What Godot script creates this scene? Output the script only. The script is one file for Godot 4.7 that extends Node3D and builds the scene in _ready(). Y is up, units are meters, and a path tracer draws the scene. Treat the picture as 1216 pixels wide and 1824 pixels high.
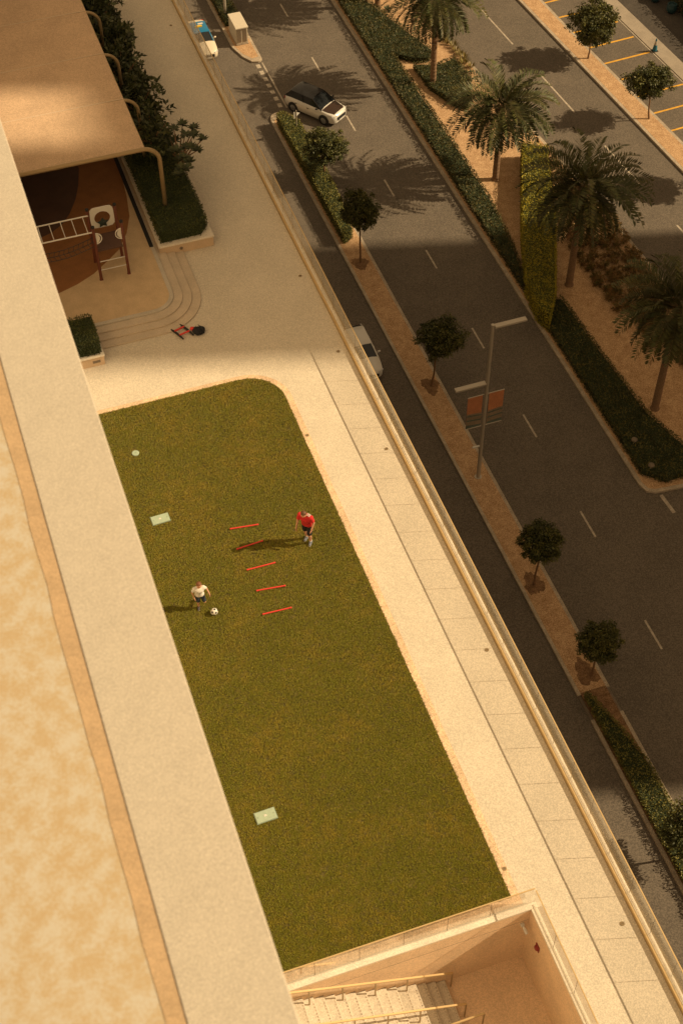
extends Node3D
# Street-side podium terrace with a lawn, seen from a tower balcony. y = 0 is the terrace, G is the street.

const G := -29.0
const FPX := 2605.2447
const CAM := Vector3(0, 37, 0)
var RX := Vector3(0.94500179, -0.00646636, 0.32700124)
var RY := Vector3(0.25434089, 0.64310875, -0.72230316)
var RZ := Vector3(-0.20562668, 0.76574756, 0.60938357)
var rng := RandomNumberGenerator.new()
var taken := {}
var M := {}

# ---------------------------------------------------------------- helpers
func gp(px: float, py: float, h: float) -> Vector3:
	var d: Vector3 = RX * (px - 608.0) - RY * (py - 912.0) - RZ * FPX
	return CAM + d * ((h - CAM.y) / d.y)

func p2(px: float, py: float, h: float) -> Vector2:
	var v := gp(px, py, h)
	return Vector2(v.x, v.z)

func lin(r: float, g: float, b: float) -> Color:
	return Color(r, g, b).linear_to_srgb()

func numbered(called: String) -> String:
	if not taken.has(called):
		taken[called] = 0
		return called
	taken[called] += 1
	return "%s_%03d" % [called, taken[called]]

func thing(called: String, label: String, category: String, at := Vector3.ZERO, turn := 0.0, group := "") -> Node3D:
	var o := Node3D.new()
	o.name = numbered(called)
	add_child(o, true)
	o.position = at
	o.rotation.y = turn
	tag(o, label, category, group)
	return o

func tag(o: Node, label: String, category: String, group := "", kind := "") -> void:
	o.set_meta("label", label)
	o.set_meta("category", category)
	if group != "": o.set_meta("group", group)
	if kind != "": o.set_meta("kind", kind)

func obj(called: String, mesh, material, parent: Node = null) -> MeshInstance3D:
	var o := MeshInstance3D.new()
	if mesh is SurfaceTool:
		o.mesh = mesh.commit()
	else:
		o.mesh = mesh
	if material != null:
		o.material_override = material
	if parent == null or parent == self:
		o.name = numbered(called)
		add_child(o, true)
	else:
		o.name = called
		parent.add_child(o, true)
	return o

func structure(called: String, mesh, material, label: String) -> MeshInstance3D:
	var o := obj(called, mesh, material)
	o.set_meta("kind", "structure")
	o.set_meta("label", label)
	o.set_meta("category", called.replace("_", " "))
	return o

func begin() -> SurfaceTool:
	var st := SurfaceTool.new()
	st.begin(Mesh.PRIMITIVE_TRIANGLES)
	st.set_smooth_group(-1)
	return st

func finish(st: SurfaceTool) -> ArrayMesh:
	st.generate_normals()
	return st.commit()

# front faces run clockwise; quad a b c d given counter-clockwise seen from outside
func quad(st: SurfaceTool, a: Vector3, b: Vector3, c: Vector3, d: Vector3) -> void:
	st.add_vertex(a); st.add_vertex(c); st.add_vertex(b)
	st.add_vertex(a); st.add_vertex(d); st.add_vertex(c)

func tri(st: SurfaceTool, a: Vector3, b: Vector3, c: Vector3) -> void:
	st.add_vertex(a); st.add_vertex(c); st.add_vertex(b)

func box(st: SurfaceTool, lo: Vector3, hi: Vector3, xf := Transform3D.IDENTITY) -> void:
	var p := []
	for i in 8:
		p.append(xf * Vector3(hi.x if i & 1 else lo.x, hi.y if i & 2 else lo.y, hi.z if i & 4 else lo.z))
	quad(st, p[4], p[5], p[7], p[6])
	quad(st, p[1], p[0], p[2], p[3])
	quad(st, p[5], p[1], p[3], p[7])
	quad(st, p[0], p[4], p[6], p[2])
	quad(st, p[6], p[7], p[3], p[2])
	quad(st, p[0], p[1], p[5], p[4])

func bar(st: SurfaceTool, a: Vector3, b: Vector3, w: float, h: float) -> void:
	var z := (b - a).normalized()
	var up := Vector3.UP if absf(z.y) < 0.95 else Vector3.RIGHT
	var x := up.cross(z).normalized()
	var y := z.cross(x)
	var xf := Transform3D(Basis(x, y, z), a)
	box(st, Vector3(-w / 2, -h / 2, 0), Vector3(w / 2, h / 2, a.distance_to(b)), xf)

# box with a chamfer round its top
func slab(st: SurfaceTool, lo: Vector3, hi: Vector3, c := 0.01) -> void:
	var a := PackedVector2Array([Vector2(lo.x, lo.z), Vector2(hi.x, lo.z), Vector2(hi.x, hi.z), Vector2(lo.x, hi.z)])
	prism(st, a, lo.y, hi.y, c)

func prism(st: SurfaceTool, poly_in: PackedVector2Array, y0: float, y1: float, c := 0.0, bottom := false) -> void:
	var poly := poly_in.duplicate()
	if area(poly) < 0.0:
		poly.reverse()
	var n := poly.size()
	var top := poly
	if c > 0.0:
		top = PackedVector2Array()
		for i in n:
			var e1 := (poly[i] - poly[(i + n - 1) % n]).normalized()
			var e2 := (poly[(i + 1) % n] - poly[i]).normalized()
			var m := Vector2(-e1.y - e2.y, e1.x + e2.x)
			top.append(poly[i] + m * (c * 2.0 / maxf(0.5, m.length_squared())))
	var ya := y1 - c
	for i in n:
		var a := poly[i]
		var b := poly[(i + 1) % n]
		quad(st, Vector3(b.x, y0, b.y), Vector3(a.x, y0, a.y), Vector3(a.x, ya, a.y), Vector3(b.x, ya, b.y))
		if c > 0.0:
			var at := top[i]
			var bt := top[(i + 1) % n]
			quad(st, Vector3(b.x, ya, b.y), Vector3(a.x, ya, a.y), Vector3(at.x, y1, at.y), Vector3(bt.x, y1, bt.y))
	var t := Geometry2D.triangulate_polygon(top)
	for i in range(0, t.size(), 3):
		var va := Vector3(top[t[i]].x, y1, top[t[i]].y)
		var vb := Vector3(top[t[i + 1]].x, y1, top[t[i + 1]].y)
		var vc := Vector3(top[t[i + 2]].x, y1, top[t[i + 2]].y)
		if (vb - va).cross(vc - va).y > 0:
			tri(st, va, vb, vc)
		else:
			tri(st, va, vc, vb)
		if bottom:
			va.y = y0; vb.y = y0; vc.y = y0
			if (vb - va).cross(vc - va).y > 0:
				tri(st, va, vc, vb)
			else:
				tri(st, va, vb, vc)

func area(p: PackedVector2Array) -> float:
	var s := 0.0
	for i in p.size():
		s += p[i].cross(p[(i + 1) % p.size()])
	return s

func tube(st: SurfaceTool, pts: Array, radii, n := 8, cap := true) -> void:
	var rings := []
	var prev_x := Vector3.ZERO
	for i in pts.size():
		var d: Vector3 = (pts[min(i + 1, pts.size() - 1)] - pts[max(i - 1, 0)]).normalized()
		var x := d.cross(Vector3.UP if absf(d.y) < 0.9 else Vector3.RIGHT).normalized()
		if prev_x != Vector3.ZERO:
			x = (prev_x - d * prev_x.dot(d)).normalized()
		prev_x = x
		var y := d.cross(x)
		var r: float = radii[i] if radii is Array else radii
		var ring := []
		for k in n:
			var a := TAU * k / n
			ring.append(pts[i] + (x * cos(a) + y * sin(a)) * r)
		rings.append(ring)
	for i in rings.size() - 1:
		for k in n:
			var k2 := (k + 1) % n
			quad(st, rings[i][k], rings[i][k2], rings[i + 1][k2], rings[i + 1][k])
	if cap:
		for k in n:
			var k2 := (k + 1) % n
			tri(st, pts[0], rings[0][k2], rings[0][k])
			tri(st, pts[-1], rings[-1][k], rings[-1][k2])

func lathe(st: SurfaceTool, profile: Array, n := 16, at := Vector3.ZERO) -> void:
	for i in profile.size() - 1:
		var a: Vector2 = profile[i]
		var b: Vector2 = profile[i + 1]
		for k in n:
			var t0 := TAU * k / n
			var t1 := TAU * (k + 1) / n
			var c0 := Vector3(cos(t0), 0, sin(t0))
			var c1 := Vector3(cos(t1), 0, sin(t1))
			var p0 := at + c0 * a.x + Vector3(0, a.y, 0)
			var p1 := at + c1 * a.x + Vector3(0, a.y, 0)
			var q0 := at + c0 * b.x + Vector3(0, b.y, 0)
			var q1 := at + c1 * b.x + Vector3(0, b.y, 0)
			if a.x > 0.0001: tri(st, p1, p0, q0)
			if b.x > 0.0001: tri(st, p1, q0, q1)

func smooth_mesh(st: SurfaceTool) -> ArrayMesh:
	st.index()
	st.generate_normals()
	return st.commit()

func arc(center: Vector2, r: float, a0: float, a1: float, n: int) -> PackedVector2Array:
	var p := PackedVector2Array()
	for i in n + 1:
		var a := lerpf(a0, a1, float(i) / n)
		p.append(center + Vector2(cos(a), sin(a)) * r)
	return p

# ---------------------------------------------------------------- materials
func noise_tex(seed_: int, size: int, ca: Color, cb: Color, coarse: float, fine: float, grain: float, contrast := 1.0, spots := 0.0, cs := Color.BLACK) -> ImageTexture:
	var n1 := FastNoiseLite.new()
	n1.seed = seed_
	n1.noise_type = FastNoiseLite.TYPE_SIMPLEX_SMOOTH
	n1.frequency = coarse
	n1.fractal_octaves = 4
	var n2 := FastNoiseLite.new()
	n2.seed = seed_ + 7
	n2.frequency = fine
	n2.fractal_octaves = 3
	var i1 := n1.get_seamless_image(size, size)
	var i2 := n2.get_seamless_image(size, size)
	i1.convert(Image.FORMAT_L8)
	i2.convert(Image.FORMAT_L8)
	var d1 := i1.get_data()
	var d2 := i2.get_data()
	var r := RandomNumberGenerator.new()
	r.seed = seed_ * 31 + 5
	var out := PackedByteArray()
	out.resize(size * size * 3)
	for i in size * size:
		var t := 0.5 + ((d1[i] / 255.0 - 0.5) * 1.1 + (d2[i] / 255.0 - 0.5) * 0.7) * contrast + (r.randf() - 0.5) * grain
		t = clampf(t, 0.0, 1.0)
		var c := ca.lerp(cb, t)
		if spots > 0.0 and d2[i] / 255.0 > 1.0 - spots:
			c = c.lerp(cs, 0.6)
		out[i * 3] = int(c.r * 255.0)
		out[i * 3 + 1] = int(c.g * 255.0)
		out[i * 3 + 2] = int(c.b * 255.0)
	return ImageTexture.create_from_image(Image.create_from_data(size, size, false, Image.FORMAT_RGB8, out))

func flat(c: Color, rough := 0.8, metal := 0.0) -> StandardMaterial3D:
	var m := StandardMaterial3D.new()
	m.albedo_color = c
	m.roughness = rough
	m.metallic = metal
	return m

func textured(t: Texture2D, metres: float, rough := 0.9) -> StandardMaterial3D:
	var m := StandardMaterial3D.new()
	m.albedo_texture = t
	m.uv1_triplanar = true
	m.uv1_world_triplanar = true
	m.uv1_scale = Vector3.ONE / metres
	m.roughness = rough
	return m

func grain_of(c: Color, spread: float) -> Array:
	return [Color(c.r * (1.0 - spread), c.g * (1.0 - spread), c.b * (1.0 - spread)), Color(minf(1, c.r * (1.0 + spread)), minf(1, c.g * (1.0 + spread)), minf(1, c.b * (1.0 + spread)))]

func surf(seed_: int, c: Color, spread: float, metres: float, coarse := 0.012, fine := 0.12, grain := 1.0, rough := 0.9, size := 256, contrast := 0.45) -> StandardMaterial3D:
	var g := grain_of(c, spread)
	return textured(noise_tex(seed_, size, g[0], g[1], coarse, fine, grain, contrast), metres, rough)

func leafy(tint := Color.WHITE) -> StandardMaterial3D:
	var m := StandardMaterial3D.new()
	m.vertex_color_use_as_albedo = true
	m.albedo_color = tint
	m.roughness = 0.6
	m.backlight_enabled = true
	m.backlight = Color(0.05, 0.055, 0.012)
	m.cull_mode = BaseMaterial3D.CULL_DISABLED
	return m

func make_materials() -> void:
	M.paving = surf(11, lin(0.555, 0.50, 0.415), 0.085, 11.0, 0.010, 0.40, 1.3, 0.85, 512, 0.35)
	M.slab_a = surf(12, lin(0.575, 0.515, 0.425), 0.10, 5.0)
	M.slab_c = surf(14, lin(0.59, 0.53, 0.44), 0.10, 5.0)
	M.coping = surf(15, lin(0.66, 0.60, 0.51), 0.10, 4.0)
	M.sand_kerb = surf(16, lin(0.61, 0.445, 0.30), 0.18, 5.0)
	M.wall = surf(17, lin(0.66, 0.48, 0.32), 0.09, 5.0)
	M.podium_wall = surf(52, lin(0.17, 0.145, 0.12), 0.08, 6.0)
	M.slot = flat(lin(0.14, 0.115, 0.09), 0.8)
	M.gold = flat(lin(0.60, 0.44, 0.23), 0.5, 0.35)
	M.glass = flat(Color(0.86, 0.82, 0.72, 0.07), 0.06)
	M.glass.transparency = BaseMaterial3D.TRANSPARENCY_ALPHA
	M.soil = surf(19, lin(0.09, 0.072, 0.012), 0.35, 5.0)
	M.asphalt = surf(20, lin(0.120, 0.099, 0.078), 0.18, 20.0, 0.012, 0.40, 1.4, 0.9, 512, 0.35)
	M.asphalt_shade = surf(21, lin(0.055, 0.046, 0.038), 0.2, 12.0)  # hedge shadow put into the back lane colour as darker asphalt
	M.concrete = surf(22, lin(0.38, 0.315, 0.24), 0.2, 6.0, 0.03, 0.2)
	M.concrete_dark = surf(23, lin(0.17, 0.135, 0.10), 0.15, 6.0, 0.03, 0.2)
	M.gravel = textured(noise_tex(24, 512, lin(0.29, 0.165, 0.08), lin(0.64, 0.44, 0.265), 0.03, 0.38, 1.6, 0.6), 14.0, 1.0)
	M.mulch = textured(noise_tex(25, 128, lin(0.11, 0.058, 0.028), lin(0.30, 0.175, 0.09), 0.05, 0.35, 1.5), 4.0, 1.0)
	M.ground = surf(26, lin(0.40, 0.30, 0.20), 0.15, 12.0)
	M.paint = textured(noise_tex(27, 128, lin(0.28, 0.235, 0.185), lin(0.50, 0.44, 0.36), 0.02, 0.15, 0.9), 1.5, 0.8)
	M.yellow_paint = textured(noise_tex(28, 128, lin(0.58, 0.30, 0.03), lin(0.76, 0.42, 0.05), 0.02, 0.15, 0.7), 1.5, 0.8)
	M.walkway = surf(29, lin(0.30, 0.255, 0.205), 0.12, 4.0)
	M.roof_stain = textured(noise_tex(30, 512, lin(0.50, 0.385, 0.235), lin(0.555, 0.51, 0.43), 0.022, 0.13, 0.5, 1.45), 1.5, 0.85)
	M.ledge = surf(31, lin(0.53, 0.475, 0.395), 0.10, 1.3, 0.01, 0.4, 1.4, 0.85, 512, 0.18)
	M.sealant = surf(48, lin(0.50, 0.355, 0.215), 0.10, 0.8)
	M.facade_light = surf(53, lin(0.74, 0.65, 0.52), 0.05, 6.0)
	M.facade = surf(32, lin(0.58, 0.50, 0.40), 0.05, 6.0)
	M.facade_dark = flat(lin(0.05, 0.045, 0.04), 0.3)
	M.canvas = surf(33, lin(0.50, 0.36, 0.245), 0.10, 6.0)
	M.seam = flat(lin(0.56, 0.46, 0.35), 0.8)
	M.steel_tan = flat(lin(0.33, 0.24, 0.13), 0.45, 0.3)
	M.rubber_beige = surf(34, lin(0.52, 0.385, 0.24), 0.10, 2.0, 0.01, 0.2, 1.1)
	M.rubber_orange = surf(35, lin(0.25, 0.108, 0.036), 0.13, 2.0, 0.01, 0.2, 1.1)
	M.rubber_brown = surf(36, lin(0.085, 0.045, 0.032), 0.13, 2.0, 0.01, 0.2, 1.1)
	M.step = surf(37, lin(0.50, 0.42, 0.33), 0.09, 2.5)
	M.step_grey = surf(38, lin(0.46, 0.415, 0.35), 0.09, 2.5)
	M.planter = surf(39, lin(0.55, 0.41, 0.28), 0.07, 2.0)
	M.post_red = flat(lin(0.13, 0.038, 0.022), 0.55)
	M.white_steel = flat(lin(0.62, 0.60, 0.56), 0.4)
	M.panel_white = flat(lin(0.60, 0.58, 0.54), 0.5)
	M.dark_green = flat(lin(0.018, 0.03, 0.026), 0.6)
	M.black = flat(lin(0.012, 0.012, 0.013), 0.7)
	M.rope = flat(lin(0.05, 0.045, 0.045), 0.9)
	M.red = flat(lin(0.62, 0.045, 0.035), 0.5)
	M.alarm_red = flat(lin(0.24, 0.03, 0.025), 0.6)
	M.red_cloth = surf(40, lin(0.52, 0.02, 0.022), 0.10, 0.4, 0.02, 0.1, 0.4)
	M.white_cloth = surf(41, lin(0.66, 0.64, 0.60), 0.06, 0.4, 0.02, 0.1, 0.4)
	M.black_cloth = flat(lin(0.012, 0.013, 0.016), 0.9)
	M.navy_cloth = flat(lin(0.022, 0.032, 0.05), 0.9)
	M.skin = flat(lin(0.52, 0.27, 0.17), 0.6)
	M.hair = flat(lin(0.10, 0.045, 0.02), 0.6)
	M.hair_red = flat(lin(0.15, 0.055, 0.02), 0.6)
	M.shoe_grey = flat(lin(0.13, 0.145, 0.19), 0.7)
	M.shoe_dark = flat(lin(0.05, 0.04, 0.045), 0.7)
	M.sole = flat(lin(0.45, 0.45, 0.45), 0.8)
	M.mint = surf(42, lin(0.33, 0.42, 0.33), 0.07, 0.6)
	M.mint_dark = flat(lin(0.20, 0.26, 0.20), 0.7)
	M.bark = surf(43, lin(0.20, 0.115, 0.06), 0.3, 0.8, 0.02, 0.2)
	M.palm_bark = surf(44, lin(0.21, 0.13, 0.075), 0.35, 0.7, 0.02, 0.25)
	M.leaf = leafy()
	M.hedge_core = surf(45, lin(0.022, 0.032, 0.008), 0.35, 0.9, 0.02, 0.2, 1.2)
	M.hedge_core_yellow = surf(46, lin(0.06, 0.065, 0.008), 0.35, 0.9, 0.02, 0.2, 1.2)
	M.lamp_steel = flat(lin(0.48, 0.43, 0.36), 0.45, 0.35)
	M.car_white = flat(lin(0.66, 0.64, 0.60), 0.25)
	M.car_white.clearcoat_enabled = true
	M.car_white.clearcoat = 0.8
	M.car_white.clearcoat_roughness = 0.08
	M.car_cream = flat(lin(0.68, 0.60, 0.47), 0.25)
	M.car_cream.clearcoat_enabled = true
	M.car_blue = flat(lin(0.012, 0.16, 0.32), 0.3)
	M.car_black = flat(lin(0.010, 0.010, 0.011), 0.12)
	M.car_hood = flat(lin(0.035, 0.018, 0.011), 0.2)
	M.car_glass = flat(lin(0.02, 0.024, 0.028), 0.06)
	M.tyre = flat(lin(0.015, 0.015, 0.015), 0.9)
	M.rim = flat(lin(0.35, 0.35, 0.35), 0.35, 0.7)
	M.lamp_lens = flat(lin(0.55, 0.55, 0.56), 0.15)
	M.tail_lens = flat(lin(0.35, 0.015, 0.012), 0.2)
	M.taxi_yellow = flat(lin(0.75, 0.48, 0.03), 0.4)
	M.kiosk = surf(47, lin(0.56, 0.50, 0.40), 0.06, 1.0)
	M.cone_blue = flat(lin(0.015, 0.13, 0.20), 0.5)
	M.pot = flat(lin(0.012, 0.045, 0.055), 0.5)
	M.banner_orange = surf(49, lin(0.47, 0.19, 0.09), 0.12, 3.0)
	M.banner_teal = surf(51, lin(0.10, 0.125, 0.105), 0.2, 3.0)
	M.banner_pale = surf(50, lin(0.24, 0.18, 0.125), 0.2, 3.0)
	M.tower_glass = flat(lin(0.16, 0.15, 0.14), 0.3)

# ---------------------------------------------------------------- foliage
func leaf(st: SurfaceTool, at: Vector3, dir: Vector3, side: Vector3, l: float, w: float, c: Color) -> void:
	st.set_color(c)
	var m := at + dir * l * 0.5
	var e := at + dir * l
	st.add_vertex(at); st.add_vertex(m + side * w * 0.5); st.add_vertex(e)
	st.add_vertex(at); st.add_vertex(e); st.add_vertex(m - side * w * 0.5)

func rdir(r: RandomNumberGenerator) -> Vector3:
	var z := r.randf_range(-1, 1)
	var a := r.randf() * TAU
	var s := sqrt(1.0 - z * z)
	return Vector3(s * cos(a), z, s * sin(a))

func tone(r: RandomNumberGenerator, c: Color, spread: float) -> Color:
	var k := 1.0 + r.randf_range(-spread, spread)
	var q := r.randf_range(-0.12, 0.12)
	return Color(c.r * k * (1.0 + q), c.g * k, c.b * k * (1.0 - q))

# crown of clumped leaves in an ellipsoid
func crown_mesh(seed_: int, rad: Vector3, clumps: int, per: int, l: float, w: float, c: Color, c2: Color, droop := 0.0) -> ArrayMesh:
	var r := RandomNumberGenerator.new()
	r.seed = seed_
	var st := begin()
	for i in clumps:
		var d := rdir(r)
		var k := pow(r.randf(), 0.45)
		var ctr := Vector3(d.x * rad.x, d.y * rad.y, d.z * rad.z) * k * r.randf_range(0.76, 1.06)
		var s := r.randf_range(0.13, 0.30) * rad.x
		var base := c.lerp(c2, r.randf())
		for j in per:
			var o := rdir(r) * s * pow(r.randf(), 0.5)
			o.y *= 0.7
			var p := ctr + o
			var out := (p.normalized() * 0.6 + rdir(r)).normalized()
			out.y -= droop * r.randf()
			out = out.normalized()
			var sd := out.cross(rdir(r)).normalized()
			leaf(st, p, out, sd, l * r.randf_range(0.6, 1.3), w * r.randf_range(0.7, 1.3), tone(r, base, 0.35))
	return finish(st)

# leaves over the top and sides of a prism
func hedge(called: String, poly_in: PackedVector2Array, y0: float, y1: float, dens: float, l: float, c: Color, c2: Color, core, label: String, category := "hedge", group := "", seed_ := 1, rough_top := 0.06, patch := 0.5) -> Node3D:
	var ctr := Vector2.ZERO
	for p in poly_in: ctr += p
	ctr /= poly_in.size()
	var poly := PackedVector2Array()
	for p in poly_in: poly.append(p - ctr)
	if area(poly) < 0.0:
		poly.reverse()
	var t := thing(called, label, category, Vector3(ctr.x, y0, ctr.y), 0.0, group)
	var hgt := y1 - y0
	var st := begin()
	var inner := PackedVector2Array()
	var shr := Geometry2D.offset_polygon(poly, -l * 0.7)
	inner = shr[0] if shr.size() > 0 else poly
	prism(st, inner, 0.0, maxf(hgt * 0.5, hgt - l * 0.6 - rough_top * 2.0))
	obj("light_block_core", finish(st), core, t)  # solid core added inside the leaves to block light
	var r := RandomNumberGenerator.new()
	r.seed = seed_ * 977 + 3
	var nz := FastNoiseLite.new()
	nz.seed = seed_
	nz.frequency = 0.45
	nz.fractal_octaves = 3
	var ls := begin()
	var lo := poly[0]
	var hi := poly[0]
	for p in poly:
		lo = lo.min(p)
		hi = hi.max(p)
	var n_top := int(dens * (hi.x - lo.x) * (hi.y - lo.y))
	for i in n_top:
		var q := Vector2(r.randf_range(lo.x, hi.x), r.randf_range(lo.y, hi.y))
		if not Geometry2D.is_point_in_polygon(q, poly): continue
		var v := nz.get_noise_2d(q.x * 2.2, q.y * 2.2)
		var y := hgt - l * 0.5 + v * rough_top * 2.0 + r.randf_range(-1, 1) * rough_top
		var dir := (Vector3(0, 0.7, 0) + rdir(r)).normalized()
		var base := c.lerp(c2, clampf(0.5 + v * 2.2 * patch + r.randf_range(-0.3, 0.3), 0, 1))
		leaf(ls, Vector3(q.x, y, q.y), dir, dir.cross(rdir(r)).normalized(), l * r.randf_range(0.6, 1.3), l * 0.5, tone(r, base, 0.3))
	for i in poly.size():
		var a := poly[i]
		var b := poly[(i + 1) % poly.size()]
		var nrm := Vector2((b - a).y, -(b - a).x).normalized()
		var n_side := int(dens * a.distance_to(b) * hgt)
		for j in n_side:
			var q := a.lerp(b, r.randf()) + nrm * r.randf_range(-1.2, 0.1) * l * 0.6
			var y := r.randf() * (hgt - l * 0.3)
			var v := nz.get_noise_3d(q.x * 2.2, y * 2.2, q.y * 2.2)
			var dir := (Vector3(nrm.x, 0.2, nrm.y) * 0.8 + rdir(r)).normalized()
			var base := c.lerp(c2, clampf(0.5 + v * 2.2 * patch + r.randf_range(-0.3, 0.3), 0, 1))
			leaf(ls, Vector3(q.x, y, q.y), dir, dir.cross(rdir(r)).normalized(), l * r.randf_range(0.6, 1.3), l * 0.5, tone(r, base, 0.3))
	obj("foliage", finish(ls), M.leaf, t)
	return t

var crown_variants := []
func street_tree(base: Vector3, trunk_h: float, lean: Vector3, rad: Vector3, variant: int, label: String, group: String, turn := 0.0) -> Node3D:
	var t := thing("street_tree", label, "tree", base, turn, group)
	var st := begin()
	var top := Vector3(0, trunk_h, 0) + lean
	var pts := [Vector3(0, -0.05, 0), Vector3(0.01, 0.1, 0), top * 0.35 + Vector3(0.03, 0, 0.02), top * 0.7 - Vector3(0.03, 0, 0.03), top]
	tube(st, pts, [0.11, 0.075, 0.06, 0.055, 0.05], 8)
	obj("trunk", finish(st), M.bark, t)
	var ctr := top + Vector3(0, rad.y * 0.75, 0) + lean * 0.3
	var r := RandomNumberGenerator.new()
	r.seed = variant * 17 + 5
	var sb := begin()
	for i in 8:
		var a := TAU * i / 8.0 + r.randf() * 0.4
		var e := ctr + Vector3(cos(a) * rad.x * 0.7, r.randf_range(-0.3, 0.5) * rad.y, sin(a) * rad.z * 0.7)
		tube(sb, [top - Vector3(0, 0.1, 0), top.lerp(e, 0.45) + Vector3(0, 0.12, 0), e], [0.04, 0.028, 0.01], 5)
	obj("limbs", finish(sb), M.bark, t)
	var cr := obj("crown", crown_variants[variant], M.leaf, t)
	cr.position = ctr
	cr.scale = rad
	return t

func palm_crown(seed_: int, fronds: int) -> ArrayMesh:
	var r := RandomNumberGenerator.new()
	r.seed = seed_
	var st := begin()
	for i in fronds:
		var f := float(i) / fronds
		var a := i * 2.39996 + r.randf_range(-0.25, 0.25)
		var el := lerpf(1.40, -0.55, pow(f, 0.9)) + r.randf_range(-0.12, 0.12)
		var len_ := r.randf_range(3.9, 4.7) * (0.72 + 0.28 * sin(PI * clampf(f + 0.22, 0, 1)))
		var h := Vector3(cos(a), 0, sin(a))
		var side := Vector3(-sin(a), 0, cos(a))
		var roll := r.randf_range(-0.5, 0.5)
		var p := Vector3(0, 0.1, 0) + h * 0.15
		var n := 34
		var cur := el
		var dry := f > 0.88 and r.randf() < 0.5
		var col := Color(0.060, 0.062, 0.014) if not dry else Color(0.17, 0.10, 0.04)
		col = tone(r, col, 0.25)
		for k in n:
			var s := float(k) / n
			var d := h * cos(cur) + Vector3.UP * sin(cur)
			var up := -h * sin(cur) + Vector3.UP * cos(cur)
			var sd := side * cos(roll) + up * sin(roll)
			var un := up * cos(roll) - side * sin(roll)
			var q := p + d * (len_ / n)
			var w := 0.03 * (1.0 - s) + 0.008
			st.set_color(Color(0.13, 0.105, 0.04))
			st.add_vertex(p - sd * w); st.add_vertex(p + sd * w); st.add_vertex(q)
			if s > 0.12:
				var ll := 0.60 * sin(PI * clampf(0.20 + s * 0.72, 0, 1)) + 0.12
				for sgn in [-1.0, 1.0]:
					var ld: Vector3 = (sd * sgn * 0.80 + d * 0.68 + un * r.randf_range(0.10, 0.45)).normalized()
					var lw := (d - ld * d.dot(ld)).normalized()
					leaf(st, p.lerp(q, r.randf()), ld, (lw + un * 0.5 * sgn).normalized(), ll * r.randf_range(0.85, 1.1), 0.098, tone(r, col, 0.3))
			p = q
			cur -= (0.040 + 0.026 * s) * lerpf(1.0, 0.7, f)
	return finish(st)

var palm_variants := []
func palm(base: Vector3, h: float, lean: Vector2, variant: int, turn: float, label: String, size := 1.0) -> void:
	var t := thing("date_palm", label, "palm tree", base, turn, "date palms along the median")
	var st := begin()
	var n := int(h / 0.16)
	var pts := []
	var rad := []
	for i in n + 1:
		var s := float(i) / n
		pts.append(Vector3(lean.x * s * s, h * s - 0.02, lean.y * s * s))
		rad.append((0.235 - 0.05 * s + (0.09 if i == 0 else 0.0)) * (1.0 + 0.09 * (i % 2)))
	tube(st, pts, rad, 12)
	obj("trunk", finish(st), M.palm_bark, t)
	var b := begin()
	var r := RandomNumberGenerator.new()
	r.seed = variant + 50
	for k in 26:
		var a := k * 2.4
		var o: Vector3 = pts[-1] + Vector3(0, -0.55 + 0.65 * k / 26.0, 0)
		var d := Vector3(cos(a), 1.1, sin(a)).normalized()
		bar(b, o + Vector3(cos(a), 0, sin(a)) * 0.12, o + d * 0.5, 0.07, 0.05)
	obj("frond_bases", finish(b), M.palm_bark, t)
	var cr := obj("crown", palm_variants[variant], M.leaf, t)
	cr.position = pts[-1]
	cr.scale = Vector3.ONE * size

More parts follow.
